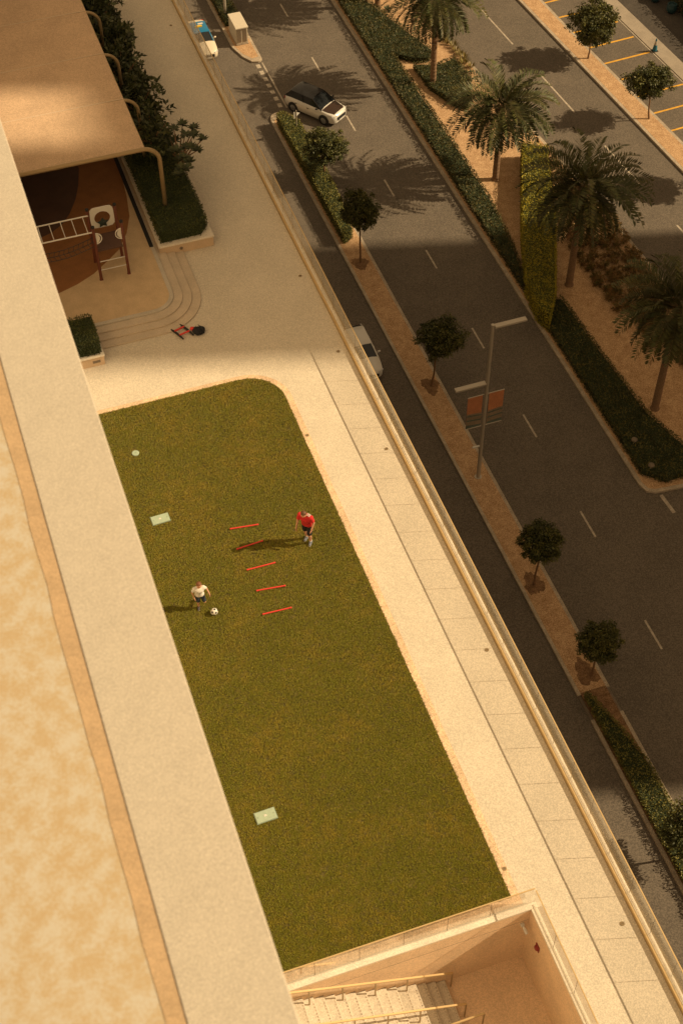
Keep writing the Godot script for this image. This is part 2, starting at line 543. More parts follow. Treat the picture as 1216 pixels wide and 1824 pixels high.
# ---------------------------------------------------------------- bodies (distance field, surface nets)
class Field:
	var o: Vector3
	var c: float
	var nx: int
	var ny: int
	var nz: int
	var d := PackedFloat32Array()
	func _init(lo: Vector3, hi: Vector3, cell: float):
		o = lo
		c = cell
		nx = int((hi.x - lo.x) / c) + 2
		ny = int((hi.y - lo.y) / c) + 2
		nz = int((hi.z - lo.z) / c) + 2
		d.resize(nx * ny * nz)
		d.fill(1.0)
	func cap(a: Vector3, b: Vector3, ra: float, rb: float, k := 0.03, sc := Vector3.ONE) -> void:
		var m := maxf(ra, rb) + k + c * 2.0
		var lo := (a.min(b) - Vector3.ONE * m - o) / c
		var hi := (a.max(b) + Vector3.ONE * m - o) / c
		var ab := (b - a) / sc
		var l2 := maxf(ab.length_squared(), 1e-9)
		for z in range(maxi(0, int(lo.z)), mini(nz - 1, int(hi.z) + 1) + 1):
			for y in range(maxi(0, int(lo.y)), mini(ny - 1, int(hi.y) + 1) + 1):
				for x in range(maxi(0, int(lo.x)), mini(nx - 1, int(hi.x) + 1) + 1):
					var p := (o + Vector3(x, y, z) * c - a) / sc
					var t := clampf(p.dot(ab) / l2, 0.0, 1.0)
					var e := p.distance_to(ab * t) - lerpf(ra, rb, t)
					var i := (z * ny + y) * nx + x
					var f := d[i]
					var h := maxf(k - absf(e - f), 0.0) / k
					d[i] = minf(e, f) - h * h * k * 0.25
	func cut(n: Vector3, at: Vector3) -> void:
		for z in nz:
			for y in ny:
				for x in nx:
					var i := (z * ny + y) * nx + x
					d[i] = maxf(d[i], n.dot(o + Vector3(x, y, z) * c - at))
	func mesh(st: SurfaceTool) -> void:
		var idx := {}
		var vs := PackedVector3Array()
		var ns := PackedVector3Array()
		var sx := 1
		var sy := nx
		var sz := nx * ny
		for z in nz - 1:
			for y in ny - 1:
				for x in nx - 1:
					var i := x + y * sy + z * sz
					var m := 0
					var any := d[i] < 0.0
					var mixed := false
					for k in range(1, 8):
						if (d[i + (k & 1) * sx + ((k >> 1) & 1) * sy + (k >> 2) * sz] < 0.0) != any:
							mixed = true
							break
					if not mixed: continue
					var acc := Vector3.ZERO
					for k in 8:
						var ka := d[i + (k & 1) * sx + ((k >> 1) & 1) * sy + (k >> 2) * sz]
						for ax in 3:
							if (k >> ax) & 1: continue
							var k2 := k | (1 << ax)
							var kb := d[i + (k2 & 1) * sx + ((k2 >> 1) & 1) * sy + (k2 >> 2) * sz]
							if (ka < 0.0) == (kb < 0.0): continue
							var p := Vector3(k & 1, (k >> 1) & 1, k >> 2)
							p[ax] += ka / (ka - kb)
							acc += p
							m += 1
					idx[i] = vs.size()
					vs.append(o + (Vector3(x, y, z) + acc / m) * c)
					var g := Vector3(d[i + sx] - d[i], d[i + sy] - d[i], d[i + sz] - d[i]) + Vector3(d[i + sx + sy + sz] - d[i + sy + sz], d[i + sx + sy + sz] - d[i + sx + sz], d[i + sx + sy + sz] - d[i + sx + sy])
					ns.append(g.normalized())
		for i in idx:
			for ax in 3:
				var s1: int = [sx, sy, sz][ax]
				if (d[i] < 0.0) == (d[i + s1] < 0.0): continue
				var u: int = [sy, sz, sx][ax]
				var v: int = [sz, sx, sy][ax]
				if not (idx.has(i - u) and idx.has(i - v) and idx.has(i - u - v)): continue
				var q := [idx[i], idx[i - u], idx[i - u - v], idx[i - v]]
				if d[i] < 0.0: q.reverse()
				for t in [0, 1, 2, 0, 2, 3]:
					st.set_normal(ns[q[t]])
					st.add_vertex(vs[q[t]])

func fbegin() -> SurfaceTool:
	var st := SurfaceTool.new()
	st.begin(Mesh.PRIMITIVE_TRIANGLES)
	return st

# a relaxed or half closed hand: wrist, direction of the fingers, palm normal, thumb side
func hand(st: SurfaceTool, wrist: Vector3, dir: Vector3, palm_n: Vector3, thumb: Vector3, s: float, curl: float) -> void:
	var ext := Vector3.ONE * 0.16 * s
	var f := Field.new(wrist + dir * 0.06 * s - ext, wrist + dir * 0.06 * s + ext, 0.006 * s)
	var kn := wrist + dir * 0.085 * s
	f.cap(wrist - dir * 0.04 * s, wrist + dir * 0.02 * s, 0.026 * s, 0.027 * s, 0.01)
	for i in 4:
		var off := thumb * (0.028 - 0.0187 * i) * s
		f.cap(wrist + off * 0.5, kn + off, 0.016 * s, 0.0125 * s, 0.012)
	var lens := [0.072, 0.08, 0.074, 0.058]
	for i in 4:
		var off := thumb * (0.030 - 0.020 * i) * s
		var p := kn + off
		var dd := dir
		for j in 3:
			var ln: float = lens[i] * s * [0.44, 0.31, 0.25][j]
			dd = (dd + palm_n * curl * (0.5 + 0.3 * j)).normalized()
			var q := p + dd * ln
			f.cap(p, q, (0.0092 - 0.0008 * j) * s, (0.0086 - 0.0008 * j) * s, 0.003)
			p = q
	var t0 := wrist + dir * 0.025 * s + thumb * 0.024 * s
	var t1 := t0 + (thumb * 0.75 + dir * 0.6 + palm_n * 0.2).normalized() * 0.04 * s
	var t2 := t1 + (thumb * 0.25 + dir * 0.9 + palm_n * 0.4).normalized() * 0.032 * s
	f.cap(t0, t1, 0.0135 * s, 0.011 * s, 0.008)
	f.cap(t1, t2, 0.0105 * s, 0.0085 * s, 0.004)
	f.mesh(st)

# head with face: c = centre, up and front axes, s = head height
func head_field(c: Vector3, up: Vector3, fr: Vector3, s: float) -> Field:
	var rt := up.cross(fr).normalized()
	var f := Field.new(c - Vector3.ONE * s * 0.72, c + Vector3.ONE * s * 0.72, s * 0.036)
	var P := func(x: float, y: float, z: float) -> Vector3: return c + rt * x * s + up * y * s + fr * z * s
	f.cap(P.call(0, 0.12, -0.05), P.call(0, 0.10, 0.04), 0.36 * s, 0.33 * s, 0.05)
	f.cap(P.call(0, -0.12, 0.12), P.call(0, -0.36, 0.22), 0.24 * s, 0.11 * s, 0.08)
	f.cap(P.call(-0.14, -0.22, 0.10), P.call(0.14, -0.22, 0.10), 0.15 * s, 0.15 * s, 0.06)
	f.cap(P.call(0, 0.03, 0.37), P.call(0, -0.11, 0.43), 0.035 * s, 0.055 * s, 0.02)
	f.cap(P.call(-0.06, -0.12, 0.38), P.call(0.06, -0.12, 0.38), 0.035 * s, 0.035 * s, 0.02)
	f.cap(P.call(-0.16, 0.075, 0.32), P.call(0.16, 0.075, 0.32), 0.045 * s, 0.045 * s, 0.02)
	f.cap(P.call(-0.07, -0.215, 0.315), P.call(0.07, -0.215, 0.315), 0.035 * s, 0.035 * s, 0.01)
	for x in [-1.0, 1.0]:
		f.cap(P.call(0.36 * x, 0.02, -0.02), P.call(0.34 * x, -0.12, 0.0), 0.055 * s, 0.045 * s, 0.02)
	return f

func person(called_label: String, at: Vector3, turn: float, j: Dictionary, s: float, mats: Dictionary) -> Node3D:
	var t := thing("person", called_label, "person", at, turn)
	var st := fbegin()
	var lo := Vector3(-0.62, -0.02, -0.6) * s
	var hi := Vector3(0.62, 1.85, 0.6) * s
	var f := Field.new(lo, hi, 0.019 * s)
	var sh_l: Vector3 = j.sl
	var sh_r: Vector3 = j.sr
	# trunk
	f.cap(j.hip - Vector3(0.06, 0.0, 0) * s, j.hip + Vector3(0.06, 0.0, 0) * s, 0.115 * s, 0.115 * s, 0.05)
	f.cap(j.hip, j.chest, 0.12 * s, 0.13 * s, 0.06)
	f.cap(j.chest - Vector3(0.07, 0, 0) * s, j.chest + Vector3(0.07, 0, 0) * s, 0.115 * s, 0.115 * s, 0.06)
	f.cap(sh_l, sh_r, 0.07 * s, 0.07 * s, 0.06)
	f.cap(j.neck, j.head - j.hup * 0.06 * s, 0.055 * s, 0.055 * s, 0.04)
	for k in ["l", "r"]:
		f.cap(j["s" + k], j["e" + k], 0.052 * s, 0.040 * s, 0.03)
		f.cap(j["e" + k], j["w" + k], 0.041 * s, 0.027 * s, 0.015)
		f.cap(j["h" + k], j["k" + k], 0.085 * s, 0.055 * s, 0.03)
		f.cap(j["k" + k], j["c" + k], 0.056 * s, 0.054 * s, 0.02)
		f.cap(j["c" + k], j["a" + k], 0.055 * s, 0.036 * s, 0.02)
	f.mesh(st)
	head_field(j.head, j.hup, j.hfr, 0.232 * s * j.hs).mesh(st)
	for k in ["l", "r"]:
		hand(st, j["w" + k], j["hd" + k], j["hp" + k], j["ht" + k], s * 0.98, j["hc" + k])
	obj("body", st, M.skin, t)
	# hair
	var hs: float = 0.232 * s * j.hs
	var hf := Field.new(j.head - Vector3.ONE * hs * 0.7, j.head + Vector3.ONE * hs * 0.7, hs * 0.042)
	hf.cap(j.head + j.hup * hs * 0.15 - j.hfr * hs * 0.07, j.head + j.hup * hs * 0.13 + j.hfr * hs * 0.03, 0.385 * hs, 0.355 * hs, 0.02)
	hf.cap(j.head - j.hup * hs * 0.08 - j.hfr * hs * 0.16, j.head + j.hup * hs * 0.1 - j.hfr * hs * 0.1, 0.30 * hs, 0.34 * hs, 0.04)
	var hn: Vector3 = (j.hfr * 0.72 - j.hup * 0.69).normalized()
	hf.cut(hn, j.head + j.hup * hs * 0.17 + j.hfr * hs * 0.12)
	var sh := fbegin()
	hf.mesh(sh)
	obj("hair", sh, mats.hair, t)
	# shirt
	var tf := Field.new(lo, hi, 0.019 * s)
	tf.cap(j.hip + (j.chest - j.hip) * 0.02 - Vector3(0.065, 0, 0) * s, j.hip + (j.chest - j.hip) * 0.02 + Vector3(0.065, 0, 0) * s, 0.142 * s, 0.142 * s, 0.04)
	tf.cap(j.hip, j.chest, 0.142 * s, 0.150 * s, 0.05)
	tf.cap(j.chest - Vector3(0.08, 0, 0) * s, j.chest + Vector3(0.08, 0, 0) * s, 0.134 * s, 0.134 * s, 0.05)
	tf.cap(sh_l, sh_r, 0.086 * s, 0.086 * s, 0.06)
	var spine: Vector3 = (j.neck - j.hip).normalized()
	tf.cut(spine, j.neck + spine * 0.035 * s)
	tf.cut(Vector3.DOWN, j.hip + Vector3(0, -0.075, 0) * s)
	for k in ["l", "r"]:
		tf.cap(j["s" + k], j["s" + k].lerp(j["e" + k], 0.62), 0.078 * s, 0.072 * s, 0.03)
	var ss := fbegin()
	tf.mesh(ss)
	obj("shirt", ss, mats.shirt, t)
	# shorts
	var gf := Field.new(lo, Vector3(hi.x, 1.2 * s, hi.z), 0.019 * s)
	gf.cap(j.hip - Vector3(0.06, 0.02, 0) * s, j.hip + Vector3(0.06, -0.02, 0) * s, 0.132 * s, 0.132 * s, 0.05)
	for k in ["l", "r"]:
		gf.cap(j["h" + k], j["h" + k].lerp(j["k" + k], 0.80), 0.108 * s, 0.092 * s, 0.03)
	var sg := fbegin()
	gf.mesh(sg)
	obj("shorts", sg, mats.shorts, t)
	for k in ["l", "r"]:
		var a: Vector3 = j["a" + k]
		var fd: Vector3 = j["f" + k]
		var dn: Vector3 = j["d" + k]
		var sf := Field.new(a - Vector3.ONE * 0.3 * s, a + Vector3.ONE * 0.3 * s, 0.011 * s)
		sf.cap(a + dn * 0.045 * s - fd * 0.045 * s, a + dn * 0.055 * s + fd * 0.13 * s, 0.047 * s, 0.040 * s, 0.03)
		sf.cap(a + dn * 0.0 * s, a + dn * 0.05 * s + fd * 0.05 * s, 0.047 * s, 0.046 * s, 0.03)
		sf.cut(dn, a + dn * 0.079 * s)
		var sm := fbegin()
		sf.mesh(sm)
		var shoe := obj("shoe", sm, mats.shoe, t)
		var so := Field.new(a - Vector3.ONE * 0.3 * s, a + Vector3.ONE * 0.3 * s, 0.011 * s)
		so.cap(a + dn * 0.06 * s - fd * 0.048 * s, a + dn * 0.06 * s + fd * 0.135 * s, 0.050 * s, 0.044 * s, 0.01)
		so.cut(dn, a + dn * 0.094 * s)
		so.cut(-dn, a + dn * 0.072 * s)
		var sm2 := fbegin()
		so.mesh(sm2)
		obj("sole", sm2, M.sole, shoe)
		var sk := begin()
		tube(sk, [a + dn * 0.01 * s, a.lerp(j["c" + k], 0.22)], [0.044 * s, 0.047 * s], 10)
		obj("sock", finish(sk), mats.sock, t)
	return t

# ---------------------------------------------------------------- cars (front towards +z)
func car(label: String, at: Vector3, turn: float, p: Dictionary) -> Node3D:
	var t := thing("parked_car" if p.get("parked", false) else "car", label, "car", at, turn)
	var L: float = p.l
	var W: float = p.w * 0.5
	var H: float = p.h
	var belt: float = p.belt
	var hood: float = p.hood
	# lower body: rings along the length
	var zs := [-0.5, -0.485, -0.44, -0.36, -0.2, 0.0, 0.15, 0.26, 0.36, 0.44, 0.478, 0.495, 0.5]
	var wd := [0.74, 0.85, 0.94, 0.985, 1.0, 1.0, 1.0, 0.99, 0.96, 0.885, 0.77, 0.63, 0.52]
	var tp := [0.0, 0.4, 0.82, 1.0, 1.0, 1.0, 1.0, 1.0, 1.0, 1.0, 1.0, 1.0, 1.0]
	var bt := [0.40, 0.33, 0.27, 0.22, 0.20, 0.20, 0.20, 0.20, 0.20, 0.21, 0.24, 0.30, 0.36]
	var rings := []
	for i in zs.size():
		var z: float = zs[i] * L
		var yt := belt
		if zs[i] > 0.22:
			yt = lerpf(belt, hood, smoothstep(0.2, 0.42, zs[i]))
		if zs[i] > 0.46:
			yt = lerpf(hood, hood * 0.80, (zs[i] - 0.46) / 0.04)
		if zs[i] < -0.42:
			yt = lerpf(belt, belt * 0.86, clampf((-0.42 - zs[i]) / 0.08, 0, 1))
		var w: float = W * wd[i]
		var yb: float = bt[i]
		rings.append([Vector3(-w * 0.86, yb, z), Vector3(-w * 0.97, yb + 0.10, z), Vector3(-w, lerpf(yb, yt, 0.55), z), Vector3(-w * 0.955, lerpf(yb, yt, 0.90), z), Vector3(-w * 0.86, yt, z),
			Vector3(-w * 0.4, yt + 0.035, z), Vector3(w * 0.4, yt + 0.035, z),
			Vector3(w * 0.86, yt, z), Vector3(w * 0.955, lerpf(yb, yt, 0.90), z), Vector3(w, lerpf(yb, yt, 0.55), z), Vector3(w * 0.97, yb + 0.10, z), Vector3(w * 0.86, yb, z)])
	var st := begin()
	st.set_smooth_group(0)
	for i in rings.size() - 1:
		for k in 12:
			var k2 := (k + 1) % 12
			quad(st, rings[i][k2], rings[i][k], rings[i + 1][k], rings[i + 1][k2])
	for e in [0, rings.size() - 1]:
		for k in range(1, 11):
			if e == 0: tri(st, rings[e][0], rings[e][k], rings[e][k + 1])
			else: tri(st, rings[e][0], rings[e][k + 1], rings[e][k])
	obj("body", smooth_mesh(st), p.paint, t)
	# greenhouse
	var g: Array = p.cabin # z of rear base, rear roof, front roof, front base
	var wb := W * 0.90
	var wr := W * 0.72
	var yb2 := belt - 0.02
	var gl := begin()
	var B := [Vector3(wb * 0.92, yb2, g[0]), Vector3(wr * 0.94, H - 0.05, g[1]), Vector3(wr * 0.96, H - 0.03, g[2]), Vector3(wb * 0.95, yb2 - 0.02, g[3])]
	for s in [-1.0, 1.0]:
		var q := []
		for v in B: q.append(Vector3(v.x * s, v.y, v.z))
		if s > 0: quad(gl, q[3], q[0], q[1], q[2])
		else: quad(gl, q[0], q[3], q[2], q[1])
	quad(gl, B[3] * Vector3(-1, 1, 1), B[3], B[2], B[2] * Vector3(-1, 1, 1))
	quad(gl, B[0], B[0] * Vector3(-1, 1, 1), B[1] * Vector3(-1, 1, 1), B[1])
	quad(gl, B[2] * Vector3(-1, 1, 1), B[2], B[1], B[1] * Vector3(-1, 1, 1))
	obj("window_glass", finish(gl), M.car_glass, t)
	# roof panel with rounded edges
	var rf := begin()
	rf.set_smooth_group(0)
	var rr := []
	var rz: Array = [g[1] - 0.10, g[1], lerpf(g[1], g[2], 0.33), lerpf(g[1], g[2], 0.7), g[2], g[2] + 0.05]
	for i in rz.size():
		var e := 0.0 if i > 0 and i < rz.size() - 1 else 0.045
		var row := []
		for u in 7:
			var x := -1.0 + u / 3.0
			row.append(Vector3(x * wr * 1.04, H + 0.02 - 0.055 * pow(absf(x), 3.0) - e, rz[i]))
		rr.append(row)
	for i in rr.size() - 1:
		for u in 6:
			quad(rf, rr[i + 1][u], rr[i + 1][u + 1], rr[i][u + 1], rr[i][u])
	obj("roof", smooth_mesh(rf), p.roof, t)
	for s in [-1.0, 1.0]:
		var pl := begin()
		var q := []
		for v in B: q.append(Vector3((v.x + 0.008) * s, v.y, v.z))
		bar(pl, q[3], q[2], 0.07, 0.05)
		bar(pl, q[0], q[1], 0.10, 0.06)
		var mid := lerpf(g[0], g[3], 0.50)
		bar(pl, Vector3(wb * 0.955 * s, yb2, mid), Vector3(wr * 0.985 * s, H - 0.05, lerpf(g[1], g[2], 0.5)), 0.03, 0.07)
		obj("pillar", finish(pl), p.pillar, t)
		var mi := begin()
		mi.set_smooth_group(0)
		tube(mi, [Vector3(s * (wb + 0.02), belt + 0.02, g[3] - 0.32), Vector3(s * (wb + 0.12), belt + 0.10, g[3] - 0.34), Vector3(s * (wb + 0.24), belt + 0.11, g[3] - 0.36)], [0.03, 0.075, 0.06], 8)
		obj("mirror", smooth_mesh(mi), p.mirror, t)
		for wz in [p.axle_f, p.axle_r]:
			var wr2: float = p.wheel
			var ar := begin()
			tube(ar, [Vector3(s * (W - 0.06), wr2 + 0.02, wz), Vector3(s * (W + 0.008), wr2 + 0.02, wz)], [wr2 * 1.18, wr2 * 1.18], 20)
			obj("wheel_arch", finish(ar), M.black, t)
			var ty := begin()
			tube(ty, [Vector3(s * (W - 0.20), wr2, wz), Vector3(s * (W + 0.0), wr2, wz), Vector3(s * (W + 0.018), wr2, wz)], [wr2, wr2, wr2 * 0.92], 20)
			var wh := obj("wheel", finish(ty), M.tyre, t)
			var ri := begin()
			for a in 5:
				var an := TAU * a / 5
				bar(ri, Vector3(s * (W + 0.022), wr2, wz), Vector3(s * (W + 0.022), wr2 + cos(an) * wr2 * 0.62, wz + sin(an) * wr2 * 0.62), 0.07, 0.014)
			tube(ri, [Vector3(s * (W + 0.014), wr2, wz), Vector3(s * (W + 0.026), wr2, wz)], [wr2 * 0.66, wr2 * 0.60], 16)
			obj("rim", finish(ri), M.rim, wh)
		var hl := begin()
		bar(hl, Vector3(s * W * 0.52, hood * 0.83, L * 0.492), Vector3(s * W * 0.88, hood * 0.87, L * 0.452), 0.05, 0.12)
		obj("headlight", finish(hl), M.lamp_lens, t)
		var tl := begin()
		bar(tl, Vector3(s * W * 0.60, belt * 0.83, -L * 0.493), Vector3(s * W * 0.93, belt * 0.83, -L * 0.465), 0.05, 0.14)
		obj("tail_light", finish(tl), M.tail_lens, t)
		var hd := begin()
		for hz in [lerpf(g[0], g[3], 0.30), lerpf(g[0], g[3], 0.62)]:
			bar(hd, Vector3(s * (W + 0.004), belt * 0.80, hz), Vector3(s * (W + 0.004), belt * 0.80, hz + 0.2), 0.03, 0.035)
		obj("door_handle", finish(hd), p.pillar, t)
	var gr := begin()
	box(gr, Vector3(-W * 0.50, hood * 0.50, L * 0.497), Vector3(W * 0.50, hood * 0.76, L * 0.507))
	obj("grille", finish(gr), M.black, t)
	var np := begin()
	box(np, Vector3(-0.26, hood * 0.40, L * 0.503), Vector3(0.26, hood * 0.40 + 0.11, L * 0.511))
	obj("number_plate", finish(np), M.white_steel, t)
	if p.has("hood_panel"):
		var hp := begin()
		hp.set_smooth_group(0)
		var hr := []
		for i in 7:
			var zz := lerpf(g[3] + 0.02, L * 0.462, i / 6.0)
			var u := zz / L
			var yy := lerpf(belt, hood, smoothstep(0.2, 0.42, u)) + 0.012
			var ww := W * lerpf(0.82, 0.60, pow(i / 6.0, 1.6))
			hr.append([Vector3(-ww, yy + 0.005, zz), Vector3(-ww * 0.45, yy + 0.045, zz), Vector3(ww * 0.45, yy + 0.045, zz), Vector3(ww, yy + 0.005, zz)])
		for i in 6:
			for u in 3:
				quad(hp, hr[i + 1][u], hr[i + 1][u + 1], hr[i][u + 1], hr[i][u])
		obj("hood", smooth_mesh(hp), p.hood_panel, t)
	return t

# ---------------------------------------------------------------- setting
func rect(x0: float, z0: float, x1: float, z1: float) -> PackedVector2Array:
	return PackedVector2Array([Vector2(x0, z0), Vector2(x1, z0), Vector2(x1, z1), Vector2(x0, z1)])

func sheet(called: String, poly: PackedVector2Array, y0: float, y1: float, m, label: String, c := 0.0) -> MeshInstance3D:
	var st := begin()
	prism(st, poly, y0, y1, c)
	return structure(called, finish(st), m, label)

func part_prism(called: String, poly: PackedVector2Array, y0: float, y1: float, m, parent: Node, c := 0.0) -> MeshInstance3D:
	var st := begin()
	prism(st, poly, y0, y1, c)
	return obj(called, finish(st), m, parent)

func part_box(called: String, lo: Vector3, hi: Vector3, m, parent: Node, c := 0.0) -> MeshInstance3D:
	var st := begin()
	if c > 0.0: slab(st, lo, hi, c)
	else: box(st, lo, hi)
	return obj(called, finish(st), m, parent)

func build_terrace() -> void:
	# deck, with the stair well cut out of it
	var deck := PackedVector2Array([Vector2(0.3, -90), Vector2(12.70, -90), Vector2(12.70, -2), Vector2(10.18, -2), Vector2(10.18, -14.58), Vector2(0.3, -14.58)])
	var podium := thing("podium_building", "tall stone podium that carries the lawn terrace beside the street", "building")
	part_prism("deck", deck, -3.3, -0.06, M.wall, podium)
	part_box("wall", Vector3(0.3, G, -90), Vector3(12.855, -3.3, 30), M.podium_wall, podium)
	part_box("stair_landing", Vector3(7.80, -3.3, -14.58), Vector3(10.18, -3.0, -2), M.wall, podium)
	part_box("edge_coping", Vector3(12.735, -0.5, -90), Vector3(12.865, 0.155, -2), M.coping, podium, 0.012)
	part_box("edge_trim", Vector3(12.675, -0.06, -90), Vector3(12.731, 0.145, -2), M.gold, podium, 0.01)
	part_box("well_coping", Vector3(0.3, -0.06, -14.755), Vector3(10.37, 0.012, -14.575), M.coping, podium, 0.006)
	part_box("well_coping", Vector3(10.175, -0.06, -14.573), Vector3(10.355, 0.012, -2), M.coping, podium, 0.006)
	for i in 1:
		part_box("wall_groove", Vector3(0.3, -0.62 - i * 0.9, -14.584), Vector3(10.17, -0.61 - i * 0.9, -14.577), M.slot, podium)
	# flight of steps down to the landing
	var n := 20
	for i in n:
		var x1 := 7.82 - i * 0.295
		var y1 := -3.0 + (i + 1) * 0.15
		var s := part_box("step", Vector3(x1 - 0.31, y1 - 0.4, -14.57), Vector3(x1, y1, -2), M.slab_c if i % 2 else M.slab_a, podium, 0.008)
		var st := begin()
		for k in 70:
			var zz := -14.4 + k * 0.09
			box(st, Vector3(x1 - 0.06, y1 + 0.001, zz), Vector3(x1 - 0.03, y1 + 0.004, zz + 0.045))
		obj("nosing_studs", finish(st), M.concrete, s)
	# paving
	var pave := PackedVector2Array([Vector2(0.3, -90), Vector2(12.66, -90), Vector2(12.66, -2), Vector2(10.365, -2), Vector2(10.365, -14.765), Vector2(0.3, -14.765)])
	sheet("paving", pave, -0.06, 0.0, M.paving, "pale stone paving of the terrace")
	# lawn with its kerb
	var kerb := PackedVector2Array([Vector2(0.4, -14.8), Vector2(0.4, -36.66)])
	kerb.append_array(arc(Vector2(8.5, -35.12), 1.54, -PI / 2, 0, 14))
	kerb.append(Vector2(10.04, -14.8))
	sheet("lawn_kerb", kerb, -0.05, 0.012, M.sand_kerb, "sandy pink edging band round the lawn")
	var lawn := PackedVector2Array([Vector2(0.5, -15.08), Vector2(0.5, -36.46)])
	lawn.append_array(arc(Vector2(8.48, -35.14), 1.33, -PI / 2, 0, 14))
	lawn.append(Vector2(9.81, -15.08))
	sheet("lawn", lawn, -0.05, 0.02, M.soil, "olive green lawn soil on the terrace")
	var tuft := begin()
	var r := RandomNumberGenerator.new()
	r.seed = 91
	for k in 7:
		var a := r.randf() * TAU
		var d := Vector3(cos(a) * 0.8, 1.0, sin(a) * 0.8).normalized()
		var b := Vector3(r.randf_range(-0.03, 0.03), 0, r.randf_range(-0.03, 0.03))
		leaf(tuft, b, d, Vector3(-sin(a), 0, cos(a)), r.randf_range(0.026, 0.045), 0.013, Color.WHITE)
	var mm := MultiMesh.new()
	mm.transform_format = MultiMesh.TRANSFORM_3D
	mm.use_colors = true
	mm.mesh = finish(tuft)
	var pts := []
	var nz := FastNoiseLite.new()
	nz.seed = 4
	nz.frequency = 0.35
	nz.fractal_octaves = 4
	var nd := FastNoiseLite.new()
	nd.seed = 40
	nd.frequency = 2.2
	nd.fractal_octaves = 2
	while pts.size() < 150000:
		var q := Vector2(r.randf_range(2.6, 9.83), r.randf_range(-36.48, -15.06))
		if Geometry2D.is_point_in_polygon(q, lawn): pts.append(q)
	mm.instance_count = pts.size()
	var g1 := Color(0.182, 0.170, 0.006)
	var g2 := Color(0.155, 0.156, 0.005)
	var g3 := Color(0.275, 0.205, 0.016)
	for i in pts.size():
		var q: Vector2 = pts[i]
		var v := nz.get_noise_2d(q.x, q.y)
		var v2 := nd.get_noise_2d(q.x, q.y)
		var dry := clampf(0.14 + v * 0.6 + v2 * 0.5 + (0.10 if q.y < -29.0 else 0.0) + r.randf_range(-0.28, 0.28), 0, 1)
		var c := g1.lerp(g2, r.randf()).lerp(g3, dry)
		var k := r.randf_range(0.78, 1.22)
		var b := Basis(Vector3.UP, r.randf() * TAU).scaled(Vector3.ONE * r.randf_range(0.8, 1.25))
		mm.set_instance_transform(i, Transform3D(b, Vector3(q.x, 0.015, q.y)))
		mm.set_instance_color(i, Color(c.r * k, c.g * k, c.b * k))
	var gi := MultiMeshInstance3D.new()
	gi.multimesh = mm
	gi.material_override = M.leaf
	gi.name = numbered("grass")
	add_child(gi, true)
	tag(gi, "short mown green and straw coloured grass of the lawn", "grass", "", "stuff")
	# small drains in the paving
	for q in [Vector2(12.3, -41.1), Vector2(12.32, -36.69), Vector2(9.95, -33.1), Vector2(12.31, -31.6), Vector2(9.96, -15.9), Vector2(12.3, -13.4), Vector2(12.32, -22.76), Vector2(12.1, -59.6), Vector2(9.9, -46.5)]:
		var fd := thing("floor_drain", "small round brass floor drain let into the pale paving", "drain", Vector3(q.x, 0.013, q.y), 0.0, "round floor drains in the paving")
		var st := begin()
		lathe(st, [Vector2(0.065, 0), Vector2(0.06, 0.008), Vector2(0.042, 0.008), Vector2(0.038, 0.004), Vector2(0, 0.004)], 14)
		obj("rim", finish(st), M.steel_tan, fd)
		var hb := begin()
		for k in 3: box(hb, Vector3(-0.035, 0.005, -0.024 + k * 0.02), Vector3(0.035, 0.009, -0.016 + k * 0.02))
		obj("grate", finish(hb), M.slot, fd)

func balustrade(called: String, label: String, a: Vector3, b: Vector3, h: float, pane: float) -> Node3D:
	var t := thing(called, label, "balustrade", a)
	var d := b - a
	var ln := d.length()
	var u := d / ln
	var s := Vector3(-u.z, 0, u.x)
	var st := begin()
	bar(st, Vector3(0, 0.006, 0) + s * 0.014, u * ln + Vector3(0, 0.006, 0) + s * 0.014, 0.012, 0.02)
	bar(st, Vector3(0, 0.006, 0) - s * 0.014, u * ln + Vector3(0, 0.006, 0) - s * 0.014, 0.012, 0.02)
	obj("base_channel", finish(st), M.coping, t)
	var rt := begin()
	bar(rt, Vector3(0, h, 0), u * ln + Vector3(0, h, 0), 0.030, 0.022)
	obj("top_rail", finish(rt), M.gold, t)
	var n := int(round(ln / pane))
	var step := ln / n
	var g := begin()
	bar(g, u * 0.008 + Vector3(0, h * 0.5 + 0.015, 0), u * (step - 0.008) + Vector3(0, h * 0.5 + 0.015, 0), 0.014, h - 0.03)
	var gm := finish(g)
	for i in n:
		var o := obj("glass_pane", gm, M.glass, t)
		o.position = u * step * i
		if i > 0:
			var js := begin()
			bar(js, u * (step * i) + Vector3(0, 0.03, 0), u * (step * i) + Vector3(0, h - 0.02, 0), 0.009, 0.010)
			obj("pane_joint", finish(js), M.concrete_dark, t)
	return t

func handrail(label: String, a: Vector3, b: Vector3, posts: int) -> void:
	var t := thing("handrail", label, "handrail", Vector3(a.x, a.y - 0.9, a.z))
	var o := t.position
	var st := begin()
	bar(st, a - o, b - o, 0.05, 0.05)
	var e := b + Vector3(0.0, -0.88, 0)
	obj("top_rail", finish(st), M.gold, t)
	for i in posts:
		var p := a.lerp(b, (i + 0.55) / posts if i < posts - 1 else 1.0)
		var ps := begin()
		bar(ps, p - o, p - o - Vector3(0, 0.90 if i == posts - 1 else 0.98, 0), 0.035, 0.035)
		obj("post", finish(ps), M.steel_tan, t)

